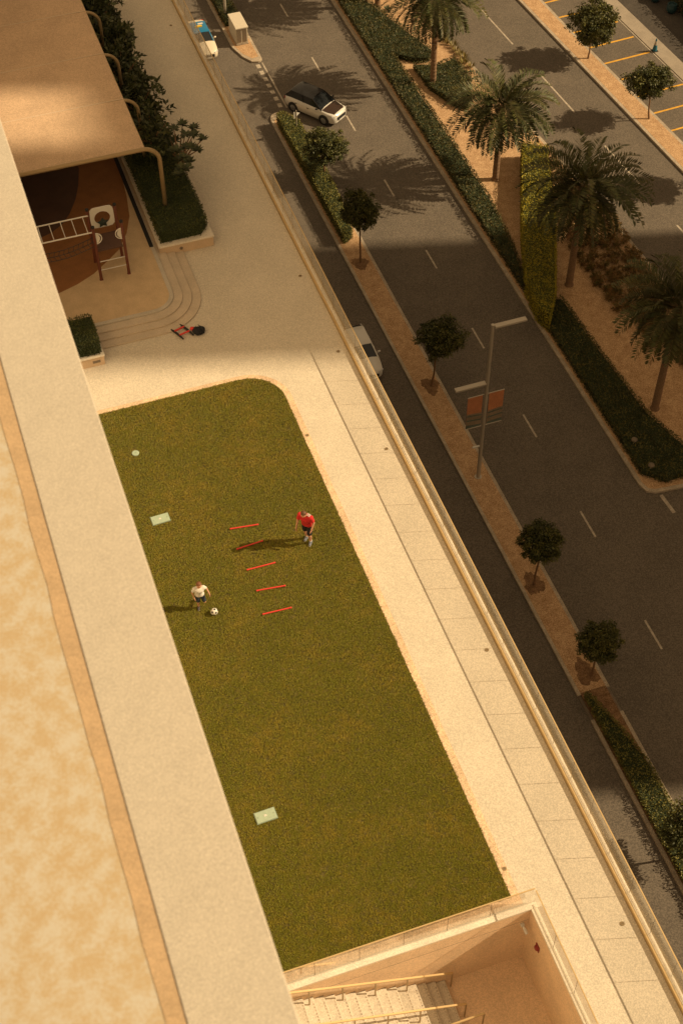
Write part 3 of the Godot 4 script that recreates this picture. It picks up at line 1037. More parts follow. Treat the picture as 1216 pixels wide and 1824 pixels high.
func build_balustrades() -> void:
	balustrade("glass_balustrade", "long glass balustrade with gold top rail along the street edge", Vector3(12.80, 0.155, -3.0), Vector3(12.80, 0.155, -89.1), 0.975, 1.23)
	balustrade("stairwell_balustrade", "glass balustrade with gold rail between lawn and stair well", Vector3(0.42, 0.012, -14.74), Vector3(10.275, 0.012, -14.74), 0.86, 1.23)
	balustrade("stairwell_balustrade", "glass balustrade with gold rail between stair well and paving slabs", Vector3(10.275, 0.012, -14.68), Vector3(10.275, 0.012, -3.0), 0.86, 1.23)
	handrail("gold handrail fixed along the stair wall", Vector3(2.4, 0.78, -14.40), Vector3(7.95, -2.1, -14.40), 6)
	var e := gp(830, 1788, -2.1)
	handrail("gold handrail down the middle of the stairs", Vector3(2.4, e.y + (e.x - 2.4) * 0.51, e.z), e, 6)
	var e3 := gp(862, 1805, -1.75)
	handrail("short gold guard rail standing at the stair foot", Vector3(e3.x - 2.6, e3.y, e3.z), e3, 3)
	var cam_ := thing("wall_camera", "white camera fixed high in the corner of the stair well", "camera", Vector3(9.98, -0.75, -14.55))
	part_box("bracket", Vector3(-0.05, -0.05, -0.03), Vector3(0.05, 0.05, 0.05), M.white_steel, cam_, 0.01)
	var st := begin()
	tube(st, [Vector3(0, 0, 0.05), Vector3(0.02, -0.05, 0.16), Vector3(0.03, -0.09, 0.26)], [0.03, 0.05, 0.05], 10)
	obj("housing", finish(st), M.white_steel, cam_)
	var al := thing("alarm_sounder", "red alarm sounder on the stair well side wall", "alarm", Vector3(10.175, -1.0, -13.9))
	part_box("back_plate", Vector3(-0.025, -0.13, -0.1), Vector3(0, 0.13, 0.1), M.alarm_red, al)
	var sa := begin()
	tube(sa, [Vector3(-0.02, 0, 0), Vector3(-0.07, 0, 0), Vector3(-0.09, 0, 0)], [0.085, 0.08, 0.05], 14)
	obj("horn", finish(sa), M.alarm_red, al)

func build_own_building() -> void:
	var b := thing("apartment_tower", "beige apartment tower with a wide stained ledge over the lawn", "building")
	part_box("lower_facade", Vector3(-25, -0.06, -95), Vector3(0.15, 31.3, 14), M.facade_light, b)  # unseen face, lengthened and paled to bounce sun onto the shaded terrace
	part_box("upper_facade", Vector3(-25, 31.3, -95), Vector3(-0.60, 90, 14), M.tower_glass, b)
	part_box("ledge", Vector3(-0.60, 31.3, -95.2), Vector3(0.30, 31.990, 14), M.roof_stain, b)
	var seal := begin()
	var wob := PackedVector2Array([Vector2(0.0845, 14), Vector2(0.0845, -20)])
	var rw := RandomNumberGenerator.new()
	rw.seed = 12
	var wz := -20.0
	while wz < 14.0:
		wob.append(Vector2(0.016 + rw.randf_range(-0.005, 0.005), wz))
		wz += 0.17
	prism(seal, wob, 31.95, 31.9922)
	obj("joint_sealant", finish(seal), M.sealant, b)
	part_box("ledge_upstand", Vector3(0.085, 31.3, -95.2), Vector3(0.455, 31.997, 14), M.ledge, b, 0.005)
	part_box("wall_skirting", Vector3(-0.60, 31.945, -95), Vector3(-0.535, 32.3, 14), M.facade_dark, b)
	for f in 9:
		for k in 6:
			part_box("window", Vector3(0.14, 1.5 + f * 3.3, -14.5 + k * 4.0), Vector3(0.165, 3.3 + f * 3.3, -12.2 + k * 4.0), M.car_glass, b)

func build_far_tower() -> void:
	# stands across the street, outside the picture: its shade lies on the road and the upper terrace
	var t := thing("office_tower", "tall office tower across the street with a notched roof line", "building", Vector3(130, G, -20))
	part_box("shaft", Vector3(0, 0, -20.2), Vector3(20, 129.9, 17.0), M.facade, t)
	part_box("lower_wing", Vector3(0.5, 0, 17.0), Vector3(19, 104, 19.7), M.facade, t)
	part_box("roof_block", Vector3(0, 129.9, 9.25), Vector3(3, 146, 17.0), M.facade, t)
	part_box("roof_block", Vector3(0, 129.9, -20.2), Vector3(3, 146, 4.75), M.facade, t)
	for i in 32:
		part_box("window_band", Vector3(-0.06, 3.0 + i * 3.9, -19.4), Vector3(-0.003, 5.0 + i * 3.9, 16.2), M.tower_glass, t)

	var nb := thing("sky_blocker", "unseen office block added north of the notched tower to cut skylight", "building", Vector3(126, G, -160))  # added out of view to block sky and darken the shaded street
	part_box("shaft", Vector3(0, 0, -75), Vector3(24, 135, 70), M.facade, nb)
	for i in 33:
		part_box("window_band", Vector3(-0.06, 3.0 + i * 3.9, -74), Vector3(-0.003, 5.0 + i * 3.9, 69), M.tower_glass, nb)
	var sb := thing("sky_blocker", "unseen office block added south of the notched tower to cut skylight", "building", Vector3(126, G, 120))  # second added block, shuts off sky on the other side
	part_box("shaft", Vector3(0, 0, -76), Vector3(24, 135, 75), M.facade, sb)
	for i in 33:
		part_box("window_band", Vector3(-0.06, 3.0 + i * 3.9, -75), Vector3(-0.003, 5.0 + i * 3.9, 74), M.tower_glass, sb)

func build_street() -> void:
	sheet("ground", rect(-300, -400, 400, 200), G - 0.5, G - 0.05, M.ground, "sandy ground of the city district")
	sheet("road", rect(12.9, -160, 63.5, 30), G - 0.05, G, M.asphalt, "worn grey brown asphalt of the street and service road")
	# planted island between service road and street
	var tip := PackedVector2Array([Vector2(25.33, -36.2), Vector2(25.33, -90.9)])
	tip.append_array(arc(Vector2(26.2, -90.9), 0.87, PI, 1.5 * PI, 6))
	tip.append_array(arc(Vector2(26.3, -90.6), 0.9, -PI / 2, 0, 6))
	tip.append(Vector2(27.2, -36.2))
	sheet("island_kerb", tip, G - 0.02, G + 0.15, M.concrete, "light concrete kerb round the planted island", 0.02)
	sheet("island_kerb", rect(25.33, -34.6, 27.2, 20), G - 0.02, G + 0.15, M.concrete, "light concrete kerb of the island by the low dark hedge", 0.02)
	sheet("island_kerb", rect(25.36, -36.2, 27.17, -34.6), G - 0.02, G + 0.05, M.concrete_dark, "dark dropped kerb gap across the planted island", 0.01)
	var isl := PackedVector2Array([Vector2(25.53, -36.3), Vector2(25.53, -90.7), Vector2(26.2, -91.4), Vector2(27.0, -90.5), Vector2(27.0, -36.3)])
	sheet("gravel_bed", isl, G + 0.1, G + 0.156, M.gravel, "sandy gravel bed of the planted island")
	sheet("gravel_bed", rect(25.53, -36.3, 27.0, 20), G + 0.02, G + 0.154, M.mulch, "brown mulch bed of the planted island by the low hedge")
	var ki := PackedVector2Array([Vector2(25.33, -150), Vector2(27.15, -150), Vector2(27.15, -99.2)])
	ki.append_array(arc(Vector2(26.75, -99.15), 0.4, 0, PI * 0.5, 4))
	ki.append(Vector2(26.25, -98.9))
	ki.append(Vector2(25.75, -99.8))
	ki.append(Vector2(25.35, -101.3))
	sheet("kiosk_island_kerb", ki, G - 0.02, G + 0.15, M.concrete, "light kerb of the island under the utility box", 0.02)
	var kb := PackedVector2Array([Vector2(25.55, -150), Vector2(26.95, -150), Vector2(26.95, -99.4), Vector2(26.4, -99.3), Vector2(25.9, -100.1), Vector2(25.55, -101.4)])
	sheet("gravel_bed", kb, G + 0.1, G + 0.156, M.gravel, "sandy gravel bed round the utility box")
	# median
	var med := PackedVector2Array([Vector2(35.1, -150), Vector2(41.0, -150), Vector2(42.0, -99.5), Vector2(42.45, -93.6), Vector2(43.8, -81.4), Vector2(44.6, -71.5), Vector2(44.9, -66), Vector2(45.4, -56), Vector2(45.6, -47.3), Vector2(37.6, -47.5), Vector2(35.75, -47.68), Vector2(35.28, -47.95), Vector2(35.1, -48.6)])
	sheet("median_kerb", med, G - 0.02, G + 0.15, M.concrete, "light concrete kerb round the planted median", 0.02)
	var mi := Geometry2D.offset_polygon(med, -0.24)[0]
	sheet("gravel_bed", mi, G + 0.1, G + 0.156, M.gravel, "wide sandy gravel bed of the palm median")
	# far verge and parking
	var L := func(z: float) -> float: return 49.72 + 0.0785 * (z + 100.3)
	var R := func(z: float) -> float: return 51.95 + 0.0885 * (z + 94.5)
	var fv := PackedVector2Array([Vector2(L.call(-150), -150), Vector2(R.call(-150) + 1.0, -150), Vector2(R.call(-94.5), -94.5), Vector2(R.call(-60), -60), Vector2(R.call(-20), -20), Vector2(L.call(-20), -20)])
	sheet("verge_kerb", fv, G - 0.02, G + 0.15, M.concrete, "light concrete kerbs of the verge beside the car park", 0.02)
	sheet("gravel_bed", Geometry2D.offset_polygon(fv, -0.26)[0], G + 0.1, G + 0.156, M.gravel, "narrow gravel verge with trees beside the car park")
	var E_ := func(z: float) -> float: return 56.42 + 0.08 * (z + 94.5)
	var park := PackedVector2Array([Vector2(R.call(-150), -150), Vector2(E_.call(-150), -150), Vector2(E_.call(-30), -30), Vector2(R.call(-30), -30)])
	sheet("car_park", park, G - 0.02, G + 0.004, M.asphalt, "lighter grey car park surface")
	var walk := PackedVector2Array([Vector2(E_.call(-150) + 0.05, -150), Vector2(E_.call(-150) + 1.35, -150), Vector2(E_.call(-30) + 1.35, -30), Vector2(E_.call(-30) + 0.05, -30)])
	sheet("walkway", walk, G - 0.02, G + 0.06, M.walkway, "pale walkway behind the parking bays", 0.01)
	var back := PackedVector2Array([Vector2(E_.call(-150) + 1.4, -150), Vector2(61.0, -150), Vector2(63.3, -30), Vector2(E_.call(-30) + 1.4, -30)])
	sheet("back_lane", back, G - 0.02, G + 0.006, M.asphalt_shade, "lane behind the walkway with hedge shade painted in as darker asphalt")
	for i in 13:
		var z := -104.0 + i * 2.43
		var x0: float = R.call(z) + 0.05
		var st := begin()
		var a := Vector3(x0, 0, z)
		var b := Vector3(x0 + 4.15, 0, z - 0.27)
		var o := Vector3(0, 0, 0.085)
		prism(st, PackedVector2Array([Vector2(a.x, a.z - 0.085), Vector2(b.x, b.z - 0.085), Vector2(b.x, b.z + 0.085), Vector2(a.x, a.z + 0.085)]), G + 0.004, G + 0.009)
		structure("bay_line", finish(st), M.yellow_paint, "yellow painted parking bay line")
	var el := PackedVector2Array([Vector2(E_.call(-150) - 0.08, -150), Vector2(E_.call(-150) + 0.04, -150), Vector2(E_.call(-30) + 0.04, -30), Vector2(E_.call(-30) - 0.08, -30)])
	sheet("bay_end_line", el, G + 0.004, G + 0.009, M.paint, "white line along the ends of the parking bays")
	# lane markings
	for i in 14:
		var z := -123.15 + i * 8.36
		sheet("lane_line", rect(30.93, z, 31.05, z + 2.05), G, G + 0.004, M.paint, "white dashed centre line of the street")
	for i in 5:
		var z := -99.9 + i * 10.1
		var x := 46.25 + 0.073 * (z + 100.7)
		sheet("lane_line", PackedVector2Array([Vector2(x, z), Vector2(x + 0.13, z), Vector2(x + 0.53, z + 5.5), Vector2(x + 0.40, z + 5.5)]), G, G + 0.004, M.paint, "white dashed lane line of the far carriageway")
	for i in 7:
		var z := -98.55 + i * 0.93
		sheet("give_way_line", rect(26.45, z, 26.78, z + 0.52), G, G + 0.004, M.paint, "white give way block between the island tips")
	sheet("edge_line", rect(26.98, -98.7, 27.1, -92.2), G, G + 0.004, M.paint, "thin white edge line of the street")
	sheet("stop_line", PackedVector2Array([Vector2(35.92, -47.45), Vector2(36.14, -47.5), Vector2(36.24, -46.0), Vector2(36.02, -45.95)]), G, G + 0.004, M.paint, "short white line at the median nose")

func make_variants() -> void:
	var g1 := Color(0.040, 0.047, 0.010)
	var g2 := Color(0.098, 0.094, 0.016)
	for i in 3:
		crown_variants.append(crown_mesh(100 + i, Vector3(1.0 + 0.06 * i, 1.0, 1.05 - 0.05 * i), 150, 84, 0.12, 0.055, g1, g2, 0.7))
	for i in 3:
		palm_variants.append(palm_crown(200 + i, 80 + i * 5))

func mound(at: Vector3, rx: float, rz: float) -> void:
	var t := obj("mulch", begin(), M.mulch)
	var st := begin()
	st.set_smooth_group(0)
	var p := []
	var rm := RandomNumberGenerator.new()
	rm.seed = int(absf(at.z) * 10.0)
	for i in 30:
		var a := TAU * i / 30
		var k := 0.95 + 0.16 * sin(a * 3.0 + at.z) + rm.randf_range(-0.16, 0.16)
		p.append(Vector3(cos(a) * rx * k, 0.004, sin(a) * rz * k))
	for i in 30:
		var a: Vector3 = p[i]
		var b: Vector3 = p[(i + 1) % 30]
		tri(st, Vector3(0, 0.07, 0), b, a)
	t.mesh = smooth_mesh(st)
	t.position = at
	tag(t, "brown mulch ring round the foot of a street tree", "mulch", "mulch rings under the street trees", "stuff")

func build_planting() -> void:
	make_variants()
	var isl := "street trees on the planted island"
	var y := G + 0.15
	street_tree(Vector3(26.7, y, -82.3), 2.1, Vector3(0.12, 0, 0), Vector3(1.59, 1.31, 1.46), 0, "bushy lit street tree growing out of the box hedge", isl, 0.4)
	street_tree(Vector3(26.2, y, -73.0), 3.5, Vector3(0.12, 0, 0.0), Vector3(1.33, 1.40, 1.27), 1, "street tree on gravel just past the box hedge end", isl, 2.0)
	street_tree(Vector3(26.45, y, -60.4), 3.0, Vector3(0.32, 0, 0), Vector3(1.39, 1.29, 1.33), 2, "dark round street tree between white hatchback and lamp post", isl, 0.0)
	street_tree(Vector3(26.15, y, -43.7), 2.95, Vector3(0.0, 0, 0), Vector3(1.19, 1.18, 1.19), 0, "dark round street tree on gravel, next after the lamp post", isl, 3.6)
	street_tree(Vector3(26.6, y, -37.15), 2.3, Vector3(0.0, 0, 0), Vector3(1.15, 1.18, 1.15), 1, "shaded round street tree beside the dropped kerb gap", isl, 5.0)
	street_tree(Vector3(26.75, y, -25.9), 2.2, Vector3(-0.3, 0, -0.4), Vector3(1.40, 1.26, 1.57), 2, "sunlit leafy tree over the low island hedge", isl, 1.2)
	mound(Vector3(26.2, y, -73.0), 0.6, 0.7)
	mound(Vector3(26.4, y, -60.4), 0.55, 0.8)
	mound(Vector3(26.15, y, -43.8), 0.6, 0.85)
	mound(Vector3(26.4, y, -37.4), 0.6, 0.9)
	var pk := "trees on the car park verge"
	street_tree(Vector3(51.48, y, -90.34), 1.8, Vector3(0.15, 0, 0), Vector3(1.90, 1.73, 1.79), 1, "taller full crowned verge tree on gravel by the car park", pk, 0.7)
	street_tree(Vector3(52.33, y, -81.45), 2.2, Vector3(0.25, 0, 0.1), Vector3(1.62, 1.31, 1.57), 2, "crooked verge tree standing before the yellow bay lines", pk, 2.7)
	street_tree(Vector3(53.1, y, -72.6), 2.2, Vector3(0.1, 0, 0.1), Vector3(1.68, 1.37, 1.68), 0, "verge tree whose shade lies on the far carriageway", pk, 4.0)
	# date palms
	palm(Vector3(38.45, y, -103.3), 7.4, Vector2(0.2, 0.1), 0, 0.3, "date palm with its foot beside a small agave")
	palm(Vector3(38.5, y, -90.9), 7.3, Vector2(0.1, -0.1), 1, 1.1, "date palm with a wire band round its trunk", 0.98)
	palm(Vector3(38.5, y, -78.5), 5.9, Vector2(0.0, 0.1), 2, 2.5, "sunlit date palm on the gravel strip by the yellow hedge", 0.98)
	palm(Vector3(38.7, y, -66.25), 7.9, Vector2(0.1, 0.0), 0, 4.1, "dark shaded date palm at the lower end of the yellow hedge", 1.05)
	palm(Vector3(38.85, y, -53.9), 8.2, Vector2(0.1, 0.0), 1, 5.2, "dark date palm near the rounded end of the median")
	palm(Vector3(38.4, y, -115.6), 7.6, Vector2(0.0, 0.0), 2, 0.9, "date palm farthest along the median past the agave")
	var wb := thing("wire_band", "thin wire band with lamps fixed round a palm trunk", "lamp", Vector3(38.52, G + 3.95, -90.92), 0.0)
	var ws := begin()
	for k in 12:
		var a0 := TAU * k / 12
		var a1 := TAU * (k + 1) / 12
		bar(ws, Vector3(cos(a0), 0, sin(a0)) * 0.26, Vector3(cos(a1), 0, sin(a1)) * 0.26, 0.02, 0.03)
	obj("ring", finish(ws), M.lamp_steel, wb)
	for sx in [-1.0, 1.0]:
		var wl := begin()
		tube(wl, [Vector3(0.27 * sx, 0, 0), Vector3(0.40 * sx, 0.04, 0.02), Vector3(0.42 * sx, 0.16, 0.02)], [0.02, 0.05, 0.05], 8)
		obj("spotlight", finish(wl), M.lamp_steel, wb)
	# hedges
	var d1 := Color(0.042, 0.044, 0.010)
	var d2 := Color(0.112, 0.098, 0.021)
	var y1 := Color(0.24, 0.21, 0.015)
	var y2 := Color(0.38, 0.31, 0.020)
	var b1 := Color(0.125, 0.125, 0.022)
	var b2 := Color(0.185, 0.165, 0.034)
	hedge("box_hedge", PackedVector2Array([Vector2(25.6, -90.2), Vector2(26.2, -90.3), Vector2(26.95, -88.9), Vector2(26.95, -80.5), Vector2(26.55, -75.7), Vector2(25.75, -75.2)]), y, G + 1.25, 260, 0.11, b1, b2, M.hedge_core, "clipped light green box hedge under the bushy street tree", "hedge", "", 2, 0.04)
	hedge("low_hedge", PackedVector2Array([Vector2(25.6, -36.0), Vector2(25.85, -36.0), Vector2(26.55, -33.4), Vector2(26.95, -31.2), Vector2(26.95, -14), Vector2(25.6, -14)]), y, G + 0.68, 240, 0.12, d1.lerp(b1, 0.6), b2, M.hedge_core, "tapering low hedge along the service road below the leafy tree", "hedge", "", 3, 0.10)
	hedge("kiosk_hedge", rect(25.6, -130, 26.9, -104.3), y, G + 1.1, 110, 0.13, d1, d2, M.hedge_core, "dark hedge standing behind the beige utility box", "hedge", "", 4, 0.06)
	hedge("median_hedge", PackedVector2Array([Vector2(35.5, -108), Vector2(36.6, -107), Vector2(37.75, -103.2), Vector2(38.9, -99.1), Vector2(40.1, -94.9), Vector2(39.4, -94.0), Vector2(38.2, -94.4), Vector2(36.95, -95.6), Vector2(37.0, -91), Vector2(37.1, -84), Vector2(37.1, -76.5), Vector2(36.6, -71), Vector2(35.9, -67.2), Vector2(35.5, -66.5)]), y, G + 0.85, 150, 0.14, d1, d2.lerp(Color(0.10, 0.075, 0.03), 0.3), M.hedge_core, "long dark green shrub hedge along the median kerb", "hedge", "", 5, 0.10)
	hedge("median_hedge", PackedVector2Array([p2(735, 112, G + 0.7), p2(766, 152, G + 0.7), p2(812, 182, G + 0.7), p2(838, 186, G + 0.7), p2(838, 135, G + 0.7), p2(808, 100, G + 0.7), p2(782, 112, G + 0.7)]), y, G + 0.85, 150, 0.14, d1, d2, M.hedge_core, "small green hedge block crossing the gravel behind a palm", "hedge", "", 6, 0.08)
	hedge("median_hedge", PackedVector2Array([Vector2(35.5, -63.6), Vector2(36.4, -65.2), Vector2(37.5, -64.8), Vector2(37.65, -60.7), Vector2(38.05, -53.6), Vector2(38.9, -50.3), Vector2(41.5, -48.2), Vector2(36.6, -48.1), Vector2(35.5, -49.2)]), y, G + 0.75, 150, 0.14, d1, d2, M.hedge_core, "dark shaded shrub hedge at the rounded median end", "hedge", "", 7, 0.08)
	var yh := PackedVector2Array()
	for q in [[930, 250], [974, 258], [990, 395], [990, 515], [980, 562], [958, 545], [937, 495], [930, 400]]:
		yh.append(p2(q[0], q[1], G + 1.6))
	hedge("golden_hedge", yh, y, G + 1.65, 200, 0.12, y1, y2, M.hedge_core_yellow, "tall clipped golden yellow hedge slanting across the median", "hedge", "", 8, 0.05)
	# low shrubs
	var sm := []
	for i in 3:
		sm.append(crown_mesh(300 + i, Vector3(0.42, 0.30, 0.42), 16, 26, 0.20, 0.045, Color(0.12, 0.105, 0.024), Color(0.22, 0.12, 0.040), 0.0))
	var bedp := PackedVector2Array([Vector2(41.6, -80.5), Vector2(43.5, -80.5), Vector2(44.4, -71), Vector2(44.75, -66), Vector2(45.2, -55), Vector2(43.2, -54.5), Vector2(41.8, -58), Vector2(41.0, -60), Vector2(40.4, -63.4), Vector2(40.4, -66.9), Vector2(40.1, -70), Vector2(40.6, -74)])
	var r := RandomNumberGenerator.new()
	r.seed = 8
	var z := -80.0
	while z < -55.0:
		var x := 39.8
		while x < 45.0:
			var q := Vector2(x + r.randf_range(-0.2, 0.2), z + r.randf_range(-0.2, 0.2))
			if Geometry2D.is_point_in_polygon(q, bedp):
				var t := thing("low_shrub", "low reddish green shrub in the bed behind the golden hedge", "shrub", Vector3(q.x, y, q.y), r.randf() * TAU, "low shrubs on the far side of the median")
				var st := begin()
				for k in 5:
					var a := k * 1.26
					tube(st, [Vector3(0, -0.01, 0), Vector3(cos(a) * 0.18, 0.3, sin(a) * 0.18)], [0.015, 0.006], 4)
				obj("stem", finish(st), M.bark, t)
				var cr := obj("foliage", sm[r.randi() % 3], M.leaf, t)
				cr.position.y = 0.3
				cr.scale = Vector3.ONE * r.randf_range(0.85, 1.2)
			x += 0.86
		z += 0.86
	var gm := []
	for i in 2:
		var st := begin()
		var rr := RandomNumberGenerator.new()
		rr.seed = 60 + i
		for k in 90:
			var a := rr.randf() * TAU
			var d := Vector3(cos(a), rr.randf_range(0.5, 2.0), sin(a)).normalized()
			leaf(st, Vector3(cos(a), 0, sin(a)) * 0.08, d, d.cross(Vector3.UP).normalized(), rr.randf_range(0.35, 0.6), 0.035, tone(rr, Color(0.20, 0.155, 0.03), 0.3))
		gm.append(finish(st))
	for i in 16:
		var s := i / 15.0
		var q := p2(lerpf(742, 835, s), lerpf(8, 118, s), G + 0.3)
		var t := thing("grass_clump", "yellow green ornamental grass clump along the far median kerb", "plant", Vector3(q.x + r.randf_range(-0.25, 0.25), y, q.y), r.randf() * TAU, "grass clumps along the median kerb")
		var o := obj("blades", gm[i % 2], M.leaf, t)
		o.scale = Vector3.ONE * r.randf_range(0.8, 1.2)
	var ag := gp(690, 20, y)
	var at := thing("agave", "small spiky agave on the gravel by a palm foot", "plant", ag)
	var sa := begin()
	var ra := RandomNumberGenerator.new()
	ra.seed = 3
	for k in 26:
		var a := k * 2.4
		var d := Vector3(cos(a), 0.25 + k * 0.06, sin(a)).normalized()
		leaf(sa, Vector3(0, 0.02, 0), d, d.cross(Vector3.UP).normalized(), 0.6, 0.11, tone(ra, Color(0.06, 0.075, 0.03), 0.2))
	obj("leaves", finish(sa), M.leaf, at)
	hedge("boundary_hedge", PackedVector2Array([Vector2(60.75, -140), Vector2(63.2, -140), Vector2(63.9, -60), Vector2(61.6, -85)]), G, G + 2.1, 40, 0.2, d1, Color(0.12, 0.06, 0.025), M.hedge_core, "tall brownish boundary hedge behind the car park lane", "hedge", "", 12, 0.15)
	for q in [Vector2(1165, 2), Vector2(1194, 22)]:
		var c := gp(q.x, q.y, G)
		var pt := thing("dark_pot", "round dark teal pot beside the back lane", "pot", c, 0.0, "dark pots by the back lane")
		var sp := begin()
		sp.set_smooth_group(0)
		lathe(sp, [Vector2(0, 0), Vector2(0.28, 0), Vector2(0.42, 0.25), Vector2(0.44, 0.5), Vector2(0.36, 0.72)], 16)
		obj("bowl", smooth_mesh(sp), M.pot, pt)
		var so := begin()
		lathe(so, [Vector2(0.36, 0.68), Vector2(0.40, 0.76), Vector2(0.30, 0.76), Vector2(0.28, 0.66), Vector2(0, 0.66)], 16)
		obj("rim", finish(so), M.pot, pt)

func build_terrace_planting() -> void:
	var p1 := thing("stone_planter", "low beige stone planter with a plate at the lawn corner", "planter", Vector3(2.2, 0, -39.6))
	part_box("wall", Vector3(-1.9, 0, -0.75), Vector3(1.98, 0.40, 0.72), M.planter, p1)
	part_box("coping", Vector3(-1.92, 0.412, -0.77), Vector3(2.01, 0.47, 0.75), M.coping, p1, 0.01)
	part_box("vent_plate", Vector3(1.55, 0.16, 0.722), Vector3(1.83, 0.27, 0.732), M.concrete_dark, p1)
	var d1 := Color(0.032, 0.045, 0.010)
	var d2 := Color(0.070, 0.078, 0.015)
	hedge("clipped_hedge", rect(0.5, -40.35, 4.12, -38.96), 0.47, 1.22, 700, 0.07, d1, d2, M.hedge_core, "small clipped hedge in the planter at the lawn corner", "hedge", "", 21, 0.03)
	var p2_ := thing("stone_planter", "long beige stone planter beside the playground canopy", "planter", Vector3(8.6, 0, -60))
	part_box("wall", Vector3(-1.05, 0, -28), Vector3(1.10, 0.42, 16.05), M.planter, p2_)
	part_box("coping", Vector3(-1.08, 0.432, -28), Vector3(1.13, 0.50, 16.08), M.coping, p2_, 0.01)
	var sv := begin()
	tube(sv, [Vector3(-0.2, 0.22, 16.05), Vector3(-0.2, 0.22, 16.08)], [0.07, 0.06], 12)
	obj("spout", finish(sv), M.concrete_dark, p2_)
	hedge("clipped_hedge", PackedVector2Array([Vector2(7.62, -62), Vector2(9.55, -62), Vector2(9.62, -44.5), Vector2(9.3, -44.12), Vector2(7.66, -44.1)]), 0.5, 1.12, 420, 0.075, d1, d2, M.hedge_core, "clipped dark hedge filling the long planter by the canopy", "hedge", "", 22, 0.03)
	# big leaved trees in the long planter
	var vs := []
	for i in 3:
		vs.append(crown_mesh(400 + i, Vector3(1.15, 1.1, 1.45), 75, 17, 0.27, 0.115, Color(0.028, 0.036, 0.012), Color(0.055, 0.062, 0.016), 0.1))
	var labels := ["big leaved tree at the near end of the planter row", "big leaved tree by the second canopy arch", "big leaved tree between the second and third canopy arch", "big leaved tree by the third canopy arch", "big leaved tree past the third canopy arch", "big leaved tree by the far canopy arch", "big leaved tree at the far end of the planter"]
	for i in 7:
		var zc := -49.0 - i * 2.35
		var t := thing("broadleaf_tree", labels[i], "tree", Vector3(8.6, 0.5, zc), i * 1.3, "big leaved trees along the canopy")
		var st := begin()
		tube(st, [Vector3(0, -0.02, 0), Vector3(0.05, 0.5, 0.02), Vector3(0.0, 1.2, 0)], [0.07, 0.06, 0.05], 8)
		for k in 5:
			var a := k * 1.26
			tube(st, [Vector3(0, 1.1, 0), Vector3(cos(a) * 0.4, 1.5, sin(a) * 0.4), Vector3(cos(a) * 0.75, 1.9 + 0.2 * (k % 2), sin(a) * 0.8)], [0.04, 0.03, 0.02], 6)
		obj("trunk", finish(st), M.bark, t)
		var cr := obj("crown", vs[i % 3], M.leaf, t)
		cr.position = Vector3(0, 1.75, 0)
		cr.scale = Vector3(1.0, 1.0, 1.0) * (0.92 if i == 0 else 1.0)
	# a loose branching one that leans over the paving
	var lt := thing("frangipani", "loose branching big leaved tree leaning over the paving", "tree", Vector3(9.3, 0.5, -47.6))
	var sb := begin()
	var r := RandomNumberGenerator.new()
	r.seed = 77
	var sl := begin()
	var tops := []
	for q in [[325, 222], [345, 240], [362, 248], [352, 268], [330, 262], [318, 285], [338, 288], [312, 250], [335, 300], [300, 240], [305, 270], [322, 300], [310, 230], [330, 240], [340, 262], [328, 280], [315, 268], [345, 228], [318, 310]]:
		tops.append(gp(q[0], q[1], 2.05 + 0.25 * sin(q[0])) - lt.position)
	for e in tops:
		var mid: Vector3 = Vector3(0.1, 0.8, 0).lerp(e, 0.5) + Vector3(0, 0.1, 0)
		tube(sb, [Vector3(0, -0.02, 0), Vector3(0.1, 0.7, 0.0), mid, e], [0.05, 0.04, 0.03, 0.015], 6)
		for k in 26:
			var a := k * 2.4
			var d := Vector3(cos(a), r.randf_range(-0.1, 0.9), sin(a)).normalized()
			leaf(sl, e, d, d.cross(Vector3.UP).normalized(), r.randf_range(0.22, 0.34), 0.10, tone(r, Color(0.040, 0.048, 0.014), 0.3))
	obj("trunk", finish(sb), M.bark, lt)
	obj("crown", finish(sl), M.leaf, lt)

# ---------------------------------------------------------------- playground
func rounded_corner(o: float) -> PackedVector2Array:
	# playground platform outline grown by o
	var p := PackedVector2Array([Vector2(0.35, -89), Vector2(0.35, -40.68 + o)])
	var r := 0.95 + o
	p.append_array(arc(Vector2(7.44 + o - r, -40.68 + o - r), r, PI / 2, 0, 10))
	p.append(Vector2(7.44 + o, -89))
	return p

